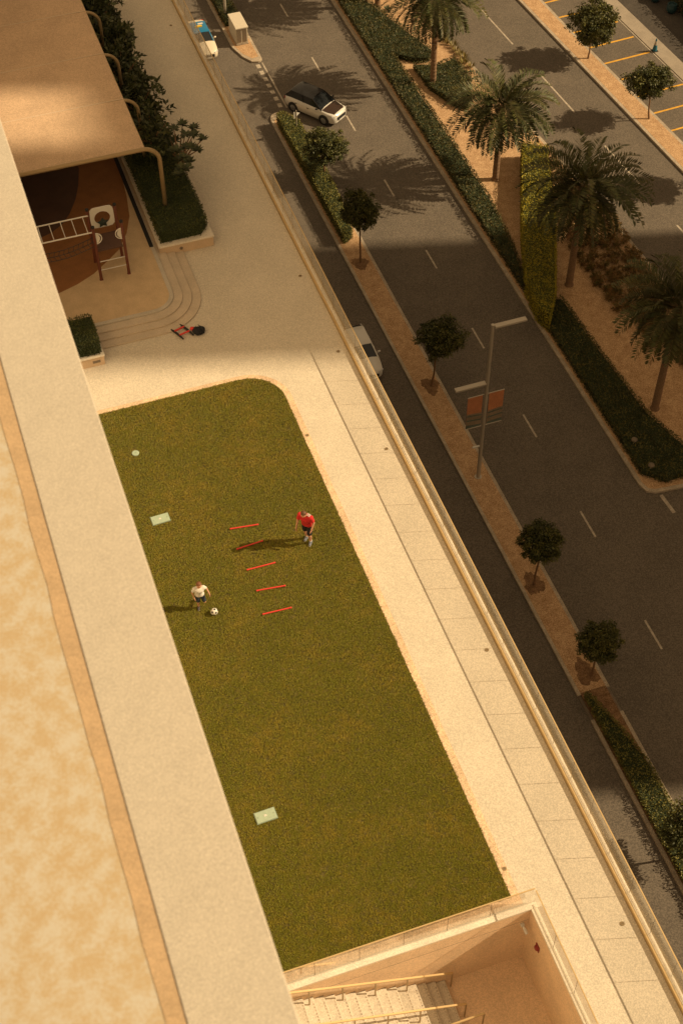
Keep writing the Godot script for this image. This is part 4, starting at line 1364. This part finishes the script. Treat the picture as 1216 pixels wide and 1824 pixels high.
func build_playground() -> void:
	var F := 0.26
	for k in 3:
		var o := 0.34 * (3 - k)
		var y := 0.065 * (k + 1)
		sheet("playground_step", rounded_corner(o), 0.0, y, M.step, "shallow stone step round the playground corner", 0.008)
	var gr := Geometry2D.offset_polygon(rounded_corner(1.24), -0.0)[0]
	sheet("playground_floor", rounded_corner(0.0), 0.0, F - 0.004, M.step_grey, "grey stone edge of the raised playground floor", 0.008)
	sheet("rubber_floor", rounded_corner(-0.16), F - 0.01, F, M.rubber_beige, "beige rubber playground floor")
	var orange := PackedVector2Array([Vector2(0.5, -43.2)])
	for q in [[104, 523], [139, 506], [167, 488], [192, 465], [212, 445], [226, 415], [231, 385], [226, 350], [216, 310], [205, 270]]:
		orange.append(p2(q[0], q[1], F))
	orange.append_array(PackedVector2Array([Vector2(6.9, -56), Vector2(0.5, -56)]))
	sheet("rubber_patch", orange, F - 0.005, F + 0.004, M.rubber_orange, "orange rubber floor area under the canopy")
	var brown := PackedVector2Array([Vector2(0.5, -47.2)])
	for q in [[60, 430], [93, 414], [112, 399], [125, 380], [135, 355], [140, 330], [141, 300]]:
		brown.append(p2(q[0], q[1], F))
	brown.append_array(PackedVector2Array([Vector2(5.2, -55), Vector2(0.5, -55.5)]))
	sheet("rubber_patch", brown, F + 0.002, F + 0.008, M.rubber_brown, "dark brown round rubber floor area under the canopy")
	sheet("floor_border", rect(7.24, -80, 7.40, -44.35), F - 0.005, F + 0.006, M.black, "straight black border strip beside the planter")
	# canopy
	var t := thing("playground_canopy", "tan fabric canopy roof on bent steel arches over the playground", "canopy", Vector3(8.3, 0, -45.7))
	var H := 3.8
	var zs := []
	for i in 8: zs.append(-i * 3.33)
	for i in 7:
		var st := begin()
		st.set_smooth_group(0)
		var rows := []
		for k in 5:
			var z := lerpf(zs[i] - 0.012, zs[i + 1] + 0.012, k / 4.0)
			var sag := -0.03 * sin(PI * k / 4.0)
			var row := []
			for u in 9:
				var x := lerpf(-8.0, -0.52, u / 8.0)
				row.append(Vector3(x, H + 0.05 + sag - 0.02 * pow(u / 8.0, 4), z))
			rows.append(row)
		for k in 4:
			for u in 8:
				quad(st, rows[k][u], rows[k][u + 1], rows[k + 1][u + 1], rows[k + 1][u])
		obj("fabric_panel", smooth_mesh(st), M.canvas, t)
	for i in 8:
		var st := begin()
		st.set_smooth_group(0)
		var path := [Vector3(-8.0, H - 0.03, zs[i]), Vector3(-2.0, H - 0.03, zs[i])]
		for k in 9:
			var a := PI / 2 - PI / 2 * k / 8.0
			path.append(Vector3(-0.62 + cos(a) * 0.62, H - 0.65 + sin(a) * 0.62, zs[i]))
		path.append(Vector3(0, 0.45, zs[i]))
		tube(st, path, 0.085 if i == 0 else 0.07, 10)
		obj("arch", smooth_mesh(st), M.steel_tan, t)
	for i in range(1, 8):
		part_box("seam_tape", Vector3(-8.0, H + 0.028, zs[i] - 0.016), Vector3(-0.53, H + 0.054, zs[i] + 0.016), M.seam, t)
	var rl := begin()
	bar(rl, Vector3(-0.52, H - 0.02, 0.03), Vector3(-0.52, H - 0.02, zs[7]), 0.035, 0.05)
	obj("edge_rail", finish(rl), M.steel_tan, t)
	# climbing frame
	var c := thing("climbing_frame", "playground climbing frame with red posts, white panel and ladder bridge", "climbing frame", Vector3(5.59, F, -43.66))
	var px := [[-0.53, 0.53], [0.54, 0.53], [-0.51, -0.54], [0.53, -0.52]]
	for i in 4:
		var st := begin()
		var x: float = px[i][0]
		var z: float = px[i][1]
		lathe(st, [Vector2(0.075, 0), Vector2(0.058, 0.03), Vector2(0.056, 2.5), Vector2(0.0, 2.5)], 12, Vector3(x, 0, z))
		var post := obj("post", finish(st), M.post_red, c)
		var cp := begin()
		lathe(cp, [Vector2(0.066, 2.46), Vector2(0.066, 2.53), Vector2(0.0, 2.57)], 12, Vector3(x, 0, z))
		obj("cap", finish(cp), M.black, post)
	part_box("platform", Vector3(-0.48, 1.28, -0.48), Vector3(0.48, 1.34, 0.48), M.rubber_brown, c, 0.01)
	# panel with a round opening
	var pn := begin()
	var n := 28
	for k in n:
		var a0 := TAU * k / n
		var a1 := TAU * (k + 1) / n
		var sq := func(a: float) -> Vector2:
			var d := Vector2(cos(a), sin(a))
			var m := pow(pow(absf(d.x), 6.0) + pow(absf(d.y), 6.0), -1.0 / 6.0)
			return Vector2(d.x * m * 0.45, d.y * m * 0.46)
		var o0: Vector2 = sq.call(a0)
		var o1: Vector2 = sq.call(a1)
		var i0 := Vector2(cos(a0) * 0.30, sin(a0) * 0.30 - 0.04)
		var i1 := Vector2(cos(a1) * 0.30, sin(a1) * 0.30 - 0.04)
		var P := func(v: Vector2, z: float) -> Vector3: return Vector3(v.x + 0.01, 2.05 + v.y, -0.53 + z)
		for z in [0.02, -0.02]:
			quad(pn, P.call(i0, z), P.call(o0, z), P.call(o1, z), P.call(i1, z))
		quad(pn, P.call(o0, -0.02), P.call(o1, -0.02), P.call(o1, 0.02), P.call(o0, 0.02))
		quad(pn, P.call(i1, -0.02), P.call(i0, -0.02), P.call(i0, 0.02), P.call(i1, 0.02))
	obj("panel", finish(pn), M.panel_white, c)
	var star := begin()
	for k in 10:
		var a0 := TAU * k / 10
		var a1 := TAU * (k + 1) / 10
		var r0 := 0.24 if k % 2 == 0 else 0.13
		var r1 := 0.13 if k % 2 == 0 else 0.24
		var q0 := Vector3(sin(a0) * r0, 1.83 + cos(a0) * r0, -0.46)
		var q1 := Vector3(sin(a1) * r1, 1.83 + cos(a1) * r1, -0.46)
		tri(star, Vector3(0, 1.83, -0.42), q1, q0)
		tri(star, Vector3(0, 1.83, -0.50), q0, q1)
	obj("star_plate", finish(star), M.dark_green, c)
	for x in [-1.0, 1.0]:
		var hb := begin()
		var hp := []
		for k in 9:
			var a := -PI / 2 + PI * k / 8.0
			hp.append(Vector3(x * (0.50 - cos(a) * 0.24), 1.95 + sin(a) * 0.24, 0.53))
		tube(hb, hp, 0.022, 6)
		obj("grab_ring", finish(hb), M.white_steel, c)
		var hd := begin()
		for k in 8:
			tri(hd, Vector3(x * 0.47, 1.95, 0.53), hp[k] * Vector3(1, 1, 1) + Vector3(x * 0.06, 0, 0), hp[k + 1] + Vector3(x * 0.06, 0, 0))
			tri(hd, Vector3(x * 0.47, 1.95, 0.515), hp[k + 1] + Vector3(x * 0.06, 0, -0.015), hp[k] + Vector3(x * 0.06, 0, -0.015))
		obj("grab_plate", finish(hd), M.panel_white, c)
	for yy in [0.45, 0.85]:
		var st := begin()
		tube(st, [Vector3(-0.5, yy, 0.53), Vector3(0.5, yy, 0.53)], 0.02, 6)
		obj("rung", finish(st), M.white_steel, c)
	# ladder bridge
	for z in [0.5, -0.5]:
		var st := begin()
		tube(st, [Vector3(-0.5, 2.25, z), Vector3(-3.6, 2.25, z)], 0.028, 8)
		obj("bridge_rail", finish(st), M.white_steel, c)
	for k in 7:
		var st := begin()
		var x := -0.72 - k * 0.42
		tube(st, [Vector3(x, 2.25, 0.5), Vector3(x, 2.22, 0), Vector3(x, 2.25, -0.5)], 0.016, 6)
		obj("rung", finish(st), M.white_steel, c)
	for k in 3:
		var st := begin()
		var pts := []
		for u in 9:
			var s := u / 8.0
			pts.append(Vector3(-0.5 - 3.0 * s, 1.45 - 0.30 * sin(PI * s), 0.3 - k * 0.25))
		tube(st, pts, 0.014, 5)
		obj("rope", finish(st), M.rope, c)
	var nt := begin()
	for u in 17:
		var s := u / 16.0
		var yv := 1.45 - 0.30 * sin(PI * s)
		tube(nt, [Vector3(-0.5 - 3.0 * s, yv, 0.3), Vector3(-0.58 - 3.0 * s, yv + 0.0, 0.05), Vector3(-0.5 - 3.0 * s, yv, -0.2)], 0.011, 5)
	obj("rope_net", finish(nt), M.rope, c)

# ---------------------------------------------------------------- things on the terrace
func build_people() -> void:
	var j := {}
	var s := 1.0
	j.hip = Vector3(0, 0.97, 0); j.chest = Vector3(0, 1.31, 0.10); j.neck = Vector3(0, 1.50, 0.15)
	j.head = Vector3(0.0, 1.645, 0.245); j.hs = 1.0
	j.hfr = Vector3(0.0, -0.48, 0.88).normalized(); j.hup = Vector3(0.0, 0.88, 0.48).normalized()
	j.sl = Vector3(0.180, 1.42, 0.12); j.sr = Vector3(-0.180, 1.42, 0.14)
	j.el = Vector3(0.25, 1.13, 0.06); j.er = Vector3(-0.26, 1.15, 0.16)
	j.wl = Vector3(0.23, 0.90, 0.18); j.wr = Vector3(-0.26, 0.92, 0.28)
	j.hdl = Vector3(-0.08, -0.95, 0.25).normalized(); j.hdr = Vector3(0.05, -0.95, 0.25).normalized()
	j.hpl = Vector3(-1, 0, 0); j.hpr = Vector3(1, 0, 0)
	j.htl = Vector3(0, 0.25, 0.97).normalized(); j.htr = Vector3(0, 0.25, 0.97).normalized()
	j.hcl = 0.35; j.hcr = 0.35
	j.hl = Vector3(0.095, 0.92, 0); j.hr = Vector3(-0.095, 0.92, 0)
	j.kl = Vector3(0.11, 0.50, 0.12); j.kr = Vector3(-0.11, 0.50, -0.02)
	j.cl = Vector3(0.105, 0.36, 0.055); j.cr = Vector3(-0.10, 0.37, -0.05)
	j.al = Vector3(0.105, 0.094, 0.02); j.ar = Vector3(-0.095, 0.10, -0.11)
	j.fl = Vector3(0.18, 0, 1).normalized(); j.fr = Vector3(-0.1, -0.05, 1).normalized()
	j.dl = Vector3(0, -1, 0); j.dr = Vector3(0, -1, -0.05).normalized()
	var man := person("man in red shirt and black shorts walking with bowed head", Vector3(8.50, 0.03, -28.60), deg_to_rad(-44), j, s, {"hair": M.hair, "shirt": M.red_cloth, "shorts": M.black_cloth, "shoe": M.shoe_grey, "sock": M.white_cloth})
	for k in 3:
		var st := begin()
		var zz := -0.035 + k * 0.038
		var pts := []
		for u in 7:
			var a := lerpf(0.055, 0.245, u / 6.0)
			pts.append(Vector3(a, 1.548 - 1.3 * maxf(0.0, a - 0.08) * maxf(0.0, a - 0.08) * 3.2 - 0.012 - absf(zz - 0.0) * 0.25, 0.115 + zz))
		tube(st, pts, 0.011, 5)
		obj("shoulder_stripe", finish(st), M.white_cloth, man)
	# boy
	var b := {}
	var q := 0.74
	b.hip = Vector3(0, 0.95, 0) * q; b.chest = Vector3(0, 1.30, 0.06) * q; b.neck = Vector3(0, 1.47, 0.07) * q
	b.head = Vector3(0.02, 1.675, 0.10) * q; b.hs = 1.22
	b.hfr = Vector3(0.12, -0.36, 0.92).normalized(); b.hup = Vector3(0.0, 0.93, 0.37).normalized()
	b.sl = Vector3(0.185, 1.41, 0.05) * q; b.sr = Vector3(-0.185, 1.39, 0.06) * q
	b.el = Vector3(0.31, 1.18, -0.06) * q; b.er = Vector3(-0.30, 1.15, 0.02) * q
	b.wl = Vector3(0.40, 1.02, 0.12) * q; b.wr = Vector3(-0.25, 0.90, 0.12) * q
	b.hdl = Vector3(0.25, -0.45, 0.85).normalized(); b.hdr = Vector3(0.15, -0.92, 0.3).normalized()
	b.hpl = Vector3(-0.8, -0.3, 0.1).normalized(); b.hpr = Vector3(1, 0, 0)
	b.htl = Vector3(0.1, 0.87, 0.46).normalized(); b.htr = Vector3(0, 0.3, 0.95).normalized()
	b.hcl = 0.5; b.hcr = 0.4
	b.hl = Vector3(0.09, 0.90, 0) * q; b.hr = Vector3(-0.09, 0.90, 0) * q
	b.kl = Vector3(0.17, 0.52, 0.12) * q; b.kr = Vector3(-0.10, 0.50, 0.09) * q
	b.cl = Vector3(0.17, 0.46, -0.04) * q; b.cr = Vector3(-0.105, 0.36, 0.05) * q
	b.al = Vector3(0.17, 0.36, -0.28) * q; b.ar = Vector3(-0.11, 0.094, 0.02) * q
	b.fl = Vector3(0.05, -0.85, -0.35).normalized(); b.fr = Vector3(-0.15, 0, 1).normalized()
	b.dl = Vector3(0, 0.35, -0.9).normalized(); b.dr = Vector3(0, -1, 0)
	var boy := person("boy in white shirt and navy shorts running at the ball", Vector3(4.52, 0.03, -27.20), deg_to_rad(-8), b, q, {"hair": M.hair_red, "shirt": M.white_cloth, "shorts": M.navy_cloth, "shoe": M.shoe_dark, "sock": M.black_cloth})
	var pr := begin()
	box(pr, Vector3(-0.06, 1.30 * q, 0.206 * q), Vector3(0.05, 1.32 * q, 0.212 * q))
	obj("shirt_print", finish(pr), M.shoe_dark, boy)

func build_play_things() -> void:
	var ball := thing("football", "white football with black patches on the lawn by the boy", "ball", Vector3(4.84, 0.14, -26.82))
	var st := begin()
	st.set_smooth_group(0)
	var prof := []
	for i in 17:
		var a := -PI / 2 + PI * i / 16.0
		prof.append(Vector2(maxf(0.0, cos(a) * 0.113), sin(a) * 0.113))
	lathe(st, prof, 24)
	obj("skin", smooth_mesh(st), M.white_cloth, ball)
	var ph := (1.0 + sqrt(5.0)) / 2.0
	var ic := []
	for s1 in [-1.0, 1.0]:
		for s2 in [-1.0, 1.0]:
			ic.append(Vector3(0, s1, s2 * ph)); ic.append(Vector3(s1, s2 * ph, 0)); ic.append(Vector3(s2 * ph, 0, s1))
	var bs := Basis(Vector3(0.3, 0.8, 0.5).normalized(), 0.7)
	for v in ic:
		var n: Vector3 = bs * v.normalized()
		var x := n.cross(Vector3(0.3, 0.5, 0.8)).normalized()
		var y := n.cross(x)
		var pa := begin()
		for k in 5:
			var a0 := TAU * k / 5
			var a1 := TAU * (k + 1) / 5
			var e0 := (n + (x * cos(a0) + y * sin(a0)) * 0.36).normalized() * 0.1145
			var e1 := (n + (x * cos(a1) + y * sin(a1)) * 0.36).normalized() * 0.1145
			var em := (e0 + e1).normalized() * 0.1145
			tri(pa, n * 0.1155, e0, em)
			tri(pa, n * 0.1155, em, e1)
		obj("patch", finish(pa), M.black, ball)
	var sticks := [[410, 942, 460, 934], [422, 978, 468, 963], [440, 1015, 490, 1002], [457, 1052, 508, 1043], [468, 1094, 519, 1082]]
	var sl := ["red training pole at the far end of the row of poles", "red training pole lying in the man's shadow, slanted", "red training pole in the middle of the row of poles", "red training pole second from the near end of the row", "red training pole at the near end of the row of poles"]
	for i in 5:
		var q: Array = sticks[i]
		var a := gp(q[0], q[1], 0.06)
		var b := gp(q[2], q[3], 0.06)
		var t := thing("training_pole", sl[i], "pole", (a + b) * 0.5, 0.0, "red training poles on the lawn")
		a -= t.position
		b -= t.position
		var sp := begin()
		tube(sp, [a, b], 0.023, 10)
		obj("shaft", finish(sp), M.red, t)
		for e in [a, b]:
			var u := (b - a).normalized() * (1.0 if e == b else -1.0)
			var cp := begin()
			tube(cp, [e - u * 0.05, e + u * 0.0, e + u * 0.012], [0.029, 0.029, 0.018], 10)
			obj("end_cap", finish(cp), M.red, t)
	# covers in the lawn
	var cl := ["pale green utility cover in the lawn nearer the playground", "pale green utility cover in the lawn nearer the stair well"]
	var cp := [Vector3(4.21, 0.045, -31.1), Vector3(4.27, 0.045, -19.58)]
	for i in 2:
		var t := thing("utility_cover", cl[i], "cover", cp[i], 0.03)
		part_box("frame", Vector3(-0.31, -0.03, -0.19), Vector3(0.31, 0.012, 0.19), M.mint_dark, t, 0.008)
		part_box("lid", Vector3(-0.29, 0.012, -0.17), Vector3(0.29, 0.026, 0.17), M.mint, t, 0.008)
		part_box("keyhole", Vector3(-0.045, 0.0265, -0.03), Vector3(0.035, 0.031, 0.03), M.panel_white, t)
		for x in [-0.24, 0.22]:
			part_box("bolt", Vector3(x, 0.0265, -0.012), Vector3(x + 0.024, 0.031, 0.012), M.mint_dark, t)
	var rc := thing("valve_cover", "small round pale green valve cover in the lawn", "cover", Vector3(4.15, 0.03, -34.23))
	var sr := begin()
	lathe(sr, [Vector2(0.125, -0.02), Vector2(0.125, 0.025), Vector2(0.105, 0.035), Vector2(0, 0.035)], 20)
	obj("lid", finish(sr), M.mint, rc)
	part_box("keyhole", Vector3(-0.03, 0.036, -0.01), Vector3(0.03, 0.04, 0.01), M.mint_dark, rc)
	# training hurdle lying on the paving
	var hz := gp(318, 593, 0.05)
	var hu := thing("training_hurdle", "folded training hurdle with two red bars and black feet", "hurdle", Vector3(hz.x, 0, hz.z))
	var A := [gp(305, 587, 0.06), gp(327, 604, 0.06), gp(321, 578, 0.06), gp(345, 597, 0.06)]
	for i in [0, 2]:
		var a: Vector3 = A[i] - hu.position
		var b: Vector3 = A[i + 1] - hu.position
		var fs := begin()
		tube(fs, [a, a.lerp(b, 0.2) + Vector3(0, 0.02, 0), a.lerp(b, 0.5) + Vector3(0, 0.03, 0), a.lerp(b, 0.8) + Vector3(0, 0.02, 0), b], [0.025, 0.04, 0.045, 0.04, 0.025], 8)
		obj("foot", finish(fs), M.black, hu)
	for s in [0.3, 0.7]:
		var fs := begin()
		tube(fs, [A[0].lerp(A[1], s) - hu.position + Vector3(0, 0.06, 0), A[2].lerp(A[3], s) - hu.position + Vector3(0, 0.06, 0)], 0.034, 8)
		obj("bar", finish(fs), M.red, hu)
	# backpack
	var bz := gp(354, 588, 0.12)
	var bp := thing("backpack", "black backpack with red strap lying on the paving", "bag", Vector3(bz.x, 0.0, bz.z), 0.4)
	var bf := Field.new(Vector3(-0.4, 0, -0.4), Vector3(0.4, 0.4, 0.4), 0.018)
	bf.cap(Vector3(-0.08, 0.12, -0.05), Vector3(0.1, 0.12, 0.05), 0.14, 0.13, 0.05)
	bf.cap(Vector3(-0.1, 0.1, 0.08), Vector3(0.05, 0.1, 0.12), 0.10, 0.09, 0.05)
	bf.cap(Vector3(0.14, 0.09, -0.08), Vector3(0.22, 0.06, 0.0), 0.08, 0.05, 0.04)
	var bm := fbegin()
	bf.mesh(bm)
	obj("pack", bm, M.black_cloth, bp)
	var bs1 := begin()
	tube(bs1, [Vector3(-0.12, 0.22, -0.12), Vector3(-0.16, 0.14, -0.22), Vector3(-0.12, 0.06, -0.28)], [0.05, 0.075, 0.05], 6)
	obj("red_flap", finish(bs1), M.red, bp)
	for x in [-0.05, 0.08]:
		var ss := begin()
		tube(ss, [Vector3(x, 0.25, -0.12), Vector3(x, 0.275, 0.02), Vector3(x, 0.22, 0.17), Vector3(x, 0.08, 0.22)], 0.016, 5)
		obj("strap", finish(ss), M.black, bp)
	var tz := gp(317, 543, 0.02)
	var tr := thing("wire_triangle", "thin dark triangular frame lying by the playground steps", "frame", Vector3(tz.x, 0, tz.z))
	var tp := [gp(311, 546, 0.02) - tr.position, gp(318, 537.5, 0.02) - tr.position, gp(326, 543, 0.02) - tr.position, gp(320, 546.5, 0.02) - tr.position, gp(311, 546, 0.02) - tr.position]
	for i in 4:
		var s1 := begin()
		tube(s1, [tp[i], tp[i + 1]], 0.013, 6)
		obj("side", finish(s1), M.slot, tr)

# ---------------------------------------------------------------- street furniture and cars
func lamp_post(at: Vector3, label: String, banner: bool) -> void:
	var t := thing("street_lamp", label, "street lamp", at)
	var st := begin()
	lathe(st, [Vector2(0.22, 0), Vector2(0.22, 0.03), Vector2(0.12, 0.04), Vector2(0.115, 1.2), Vector2(0.105, 6), Vector2(0.10, 12.3), Vector2(0, 12.3)], 14)
	obj("pole", finish(st), M.lamp_steel, t)
	for a in [[12.15, 0.1, 1.95], [7.95, -0.1, -1.95]]:
		var arm := part_box("arm", Vector3(minf(a[1], a[2]), a[0] - 0.06, -0.15), Vector3(maxf(a[1], a[2]), a[0] + 0.06, 0.15), M.lamp_steel, t, 0.02)
		part_box("lamp_panel", Vector3(minf(a[1] * 9, a[2] * 0.97), a[0] - 0.075, -0.12), Vector3(maxf(a[1] * 9, a[2] * 0.97), a[0] - 0.061, 0.12), M.lamp_lens, arm)
	if banner:
		for s in [-1.0, 1.0]:
			var x0: float = 0.20 if s > 0 else -1.10
			var x1: float = 1.10 if s > 0 else -0.20
			var b := part_box("banner", Vector3(x0, 4.55, -0.012), Vector3(x1, 7.0, 0.012), M.banner_orange, t)
			var y := 4.55
			for e in [[0.22, M.banner_teal], [0.30, M.banner_pale], [0.12, M.banner_teal], [0.26, M.banner_pale], [0.10, M.banner_teal], [0.14, M.banner_pale]]:
				var sk := begin()
				var y2: float = y + e[0]
				var sl: float = 0.10 * s
				for z in [0.0145, -0.0145]:
					quad(sk, Vector3(x0, y + (0.0 if y < 4.56 else sl * -0.5), z), Vector3(x1, y + (0.0 if y < 4.56 else sl * 0.5), z), Vector3(x1, y2 + sl * 0.5, z), Vector3(x0, y2 - sl * 0.5, z))
				obj("banner_stripe", finish(sk), e[1], b)
				y = y2
			for yy in [4.5, 7.05]:
				var hb := begin()
				tube(hb, [Vector3(0, yy, 0), Vector3(1.12 * s, yy, 0)], 0.025, 6)
				obj("banner_arm", finish(hb), M.lamp_steel, t)
		part_box("junction_box", Vector3(-0.55, 2.72, -0.05), Vector3(-0.1, 2.80, 0.05), M.white_steel, t)

func build_street_things() -> void:
	lamp_post(Vector3(26.3, G + 0.15, -52.3), "tall pale street lamp with two arms and orange banners", true)
	lamp_post(Vector3(25.95, G + 0.15, -105.2), "pale street lamp standing behind the beige utility box", false)
	var k := thing("utility_box", "beige utility box with louvred doors on the island tip", "utility box", Vector3(26.25, G + 0.156, -102.5))
	part_box("plinth", Vector3(-0.50, 0, -1.15), Vector3(0.50, 0.1, 1.12), M.concrete, k)
	part_box("cabinet", Vector3(-0.47, 0.1, -1.12), Vector3(0.47, 1.46, 1.06), M.kiosk, k)
	part_box("roof", Vector3(-0.53, 1.46, -1.18), Vector3(0.53, 1.56, 1.16), M.kiosk, k, 0.03)
	for d in 2:
		var x := -0.43 + d * 0.44
		var dr := part_box("door", Vector3(x, 0.16, 1.062), Vector3(x + 0.42, 1.40, 1.085), M.kiosk, k)
		for i in 5:
			part_box("louvre", Vector3(x + 0.035 + i * 0.073, 0.24, 1.086), Vector3(x + 0.07 + i * 0.073, 1.32, 1.10), M.concrete_dark, dr)
	var sg := thing("traffic_sign", "small traffic sign on a thin post in the box hedge", "sign", Vector3(26.55, G + 0.15, -88.2), 0.35)
	var st := begin()
	tube(st, [Vector3.ZERO, Vector3(0, 2.35, 0)], 0.035, 8)
	obj("post", finish(st), M.lamp_steel, sg)
	var sp := begin()
	tube(sp, [Vector3(0, 1.95, -0.04), Vector3(0, 1.95, -0.055)], [0.36, 0.36], 3)
	obj("plate", finish(sp), M.white_steel, sg)
	var cn := thing("traffic_cone", "blue cone standing at the end of a parking bay", "cone", Vector3(57.0, G + 0.06, -89.65))
	part_box("base", Vector3(-0.22, 0, -0.22), Vector3(0.22, 0.05, 0.22), M.black, cn, 0.01)
	var cs := begin()
	cs.set_smooth_group(0)
	lathe(cs, [Vector2(0.19, 0.05), Vector2(0.17, 0.30), Vector2(0.13, 0.55)], 16)
	obj("body", smooth_mesh(cs), M.cone_blue, cn)
	var cw := begin()
	lathe(cw, [Vector2(0.13, 0.55), Vector2(0.07, 0.88)], 16)
	obj("pale_band", finish(cw), M.lamp_steel, cn)
	var ct := begin()
	lathe(ct, [Vector2(0.07, 0.88), Vector2(0.05, 1.05), Vector2(0.02, 1.1), Vector2(0, 1.1)], 16)
	obj("tip", finish(ct), M.cone_blue, cn)
	for q in [Vector2(36.1, -51.4), Vector2(36.13, -49.2)]:
		var l := thing("garden_light", "round pale garden light among the dark median shrubs", "lamp", Vector3(q.x, G + 0.15, q.y), 0.0, "garden lights in the dark median hedge")
		var ls := begin()
		lathe(ls, [Vector2(0.05, 0), Vector2(0.05, 0.55), Vector2(0.12, 0.6), Vector2(0.2, 0.64)], 12)
		obj("stem", finish(ls), M.lamp_steel, l)
		var lh := begin()
		lathe(lh, [Vector2(0.2, 0.64), Vector2(0.19, 0.70), Vector2(0.12, 0.75), Vector2(0, 0.76)], 12)
		obj("head", finish(lh), M.concrete_dark, l)
	# cars
	car("white hatchback on the service road beside the glass balustrade", Vector3(23.08, G, -64.3), 0.0, {"l": 4.5, "w": 1.86, "h": 1.50, "belt": 0.98, "hood": 0.86, "cabin": [-2.14, -1.38, 0.20, 1.10], "axle_f": 1.38, "axle_r": -1.32, "wheel": 0.32, "paint": M.car_white, "roof": M.car_white, "pillar": M.car_white, "mirror": M.car_white})
	var taxi := car("cream taxi with blue roof and yellow roof sign on the service road", Vector3(23.12, G, -102.6), 0.0, {"l": 4.9, "w": 1.86, "h": 1.46, "belt": 0.96, "hood": 0.86, "cabin": [-1.85, -1.15, 0.32, 1.12], "axle_f": 1.42, "axle_r": -1.40, "wheel": 0.33, "paint": M.car_cream, "roof": M.car_blue, "pillar": M.car_blue, "mirror": M.car_cream})
	var rs := begin()
	slab(rs, Vector3(-0.28, 1.47, -0.45), Vector3(0.28, 1.62, -0.30), 0.03)
	obj("roof_sign", finish(rs), M.taxi_yellow, taxi)
	var rp := begin()
	box(rp, Vector3(0.05, 1.482, -0.92), Vector3(0.46, 1.486, -0.72))
	obj("roof_print", finish(rp), M.white_steel, taxi)
	var suv := car("white sport utility car with black roof and dark bonnet turning in", Vector3(28.94, G, -90.95), deg_to_rad(34.5), {"l": 4.85, "w": 1.99, "h": 1.70, "belt": 1.10, "hood": 1.00, "cabin": [-2.28, -1.72, 0.22, 1.22], "axle_f": 1.48, "axle_r": -1.42, "wheel": 0.38, "paint": M.car_white, "roof": M.car_black, "pillar": M.car_black, "mirror": M.car_black, "hood_panel": M.car_hood})
	suv.set_meta("category", "car")

# ---------------------------------------------------------------- scene
func _ready() -> void:
	# camera
	var cam := Camera3D.new()
	cam.name = "camera"
	add_child(cam)
	cam.transform = Transform3D(Basis(RX, RY, RZ), CAM)
	cam.fov = 38.5865
	cam.near = 0.1
	cam.far = 1500.0
	cam.current = true
	var lens := CameraAttributesPhysical.new()
	lens.frustum_focal_length = 50.0
	lens.frustum_focus_distance = 55.0
	lens.exposure_aperture = 4.0
	lens.frustum_near = 0.1
	lens.frustum_far = 1500.0
	cam.attributes = lens
	cam.fov = 38.5865
	# sky and exposure
	var sky_mat := ProceduralSkyMaterial.new()
	sky_mat.sky_top_color = Color(0.74, 0.63, 0.48)
	sky_mat.sky_horizon_color = Color(0.90, 0.76, 0.56)
	sky_mat.ground_horizon_color = Color(0.80, 0.66, 0.48)
	sky_mat.ground_bottom_color = Color(0.40, 0.31, 0.22)
	sky_mat.sky_curve = 0.12
	sky_mat.energy_multiplier = 0.58
	sky_mat.use_debanding = true
	var sky := Sky.new()
	sky.sky_material = sky_mat
	var env := Environment.new()
	env.background_mode = Environment.BG_SKY
	env.sky = sky
	env.tonemap_mode = Environment.TONE_MAPPER_LINEAR
	env.tonemap_exposure = 1.66
	env.sdfgi_enabled = true
	env.ssao_enabled = true
	env.ssil_enabled = true
	var we := WorldEnvironment.new()
	we.name = "world_environment"
	we.environment = env
	add_child(we)
	# sun, low warm afternoon light through dusty air
	var az := deg_to_rad(15.8)
	var el := deg_to_rad(37.0)
	var to_sun := Vector3(cos(el) * cos(az), sin(el), cos(el) * sin(az))
	var sun := DirectionalLight3D.new()
	sun.name = "sun"
	add_child(sun)
	sun.look_at_from_position(to_sun * 50.0, Vector3.ZERO, Vector3.UP)
	sun.light_color = Color(1.0, 0.885, 0.70)
	sun.light_energy = 1.08
	sun.light_angular_distance = 0.55
	sun.shadow_enabled = true
	make_materials()
	build_terrace()
	build_balustrades()
	build_own_building()
	build_far_tower()
	build_street()
	build_playground()
	build_terrace_planting()
	build_planting()
	build_street_things()
	build_play_things()
	build_people()
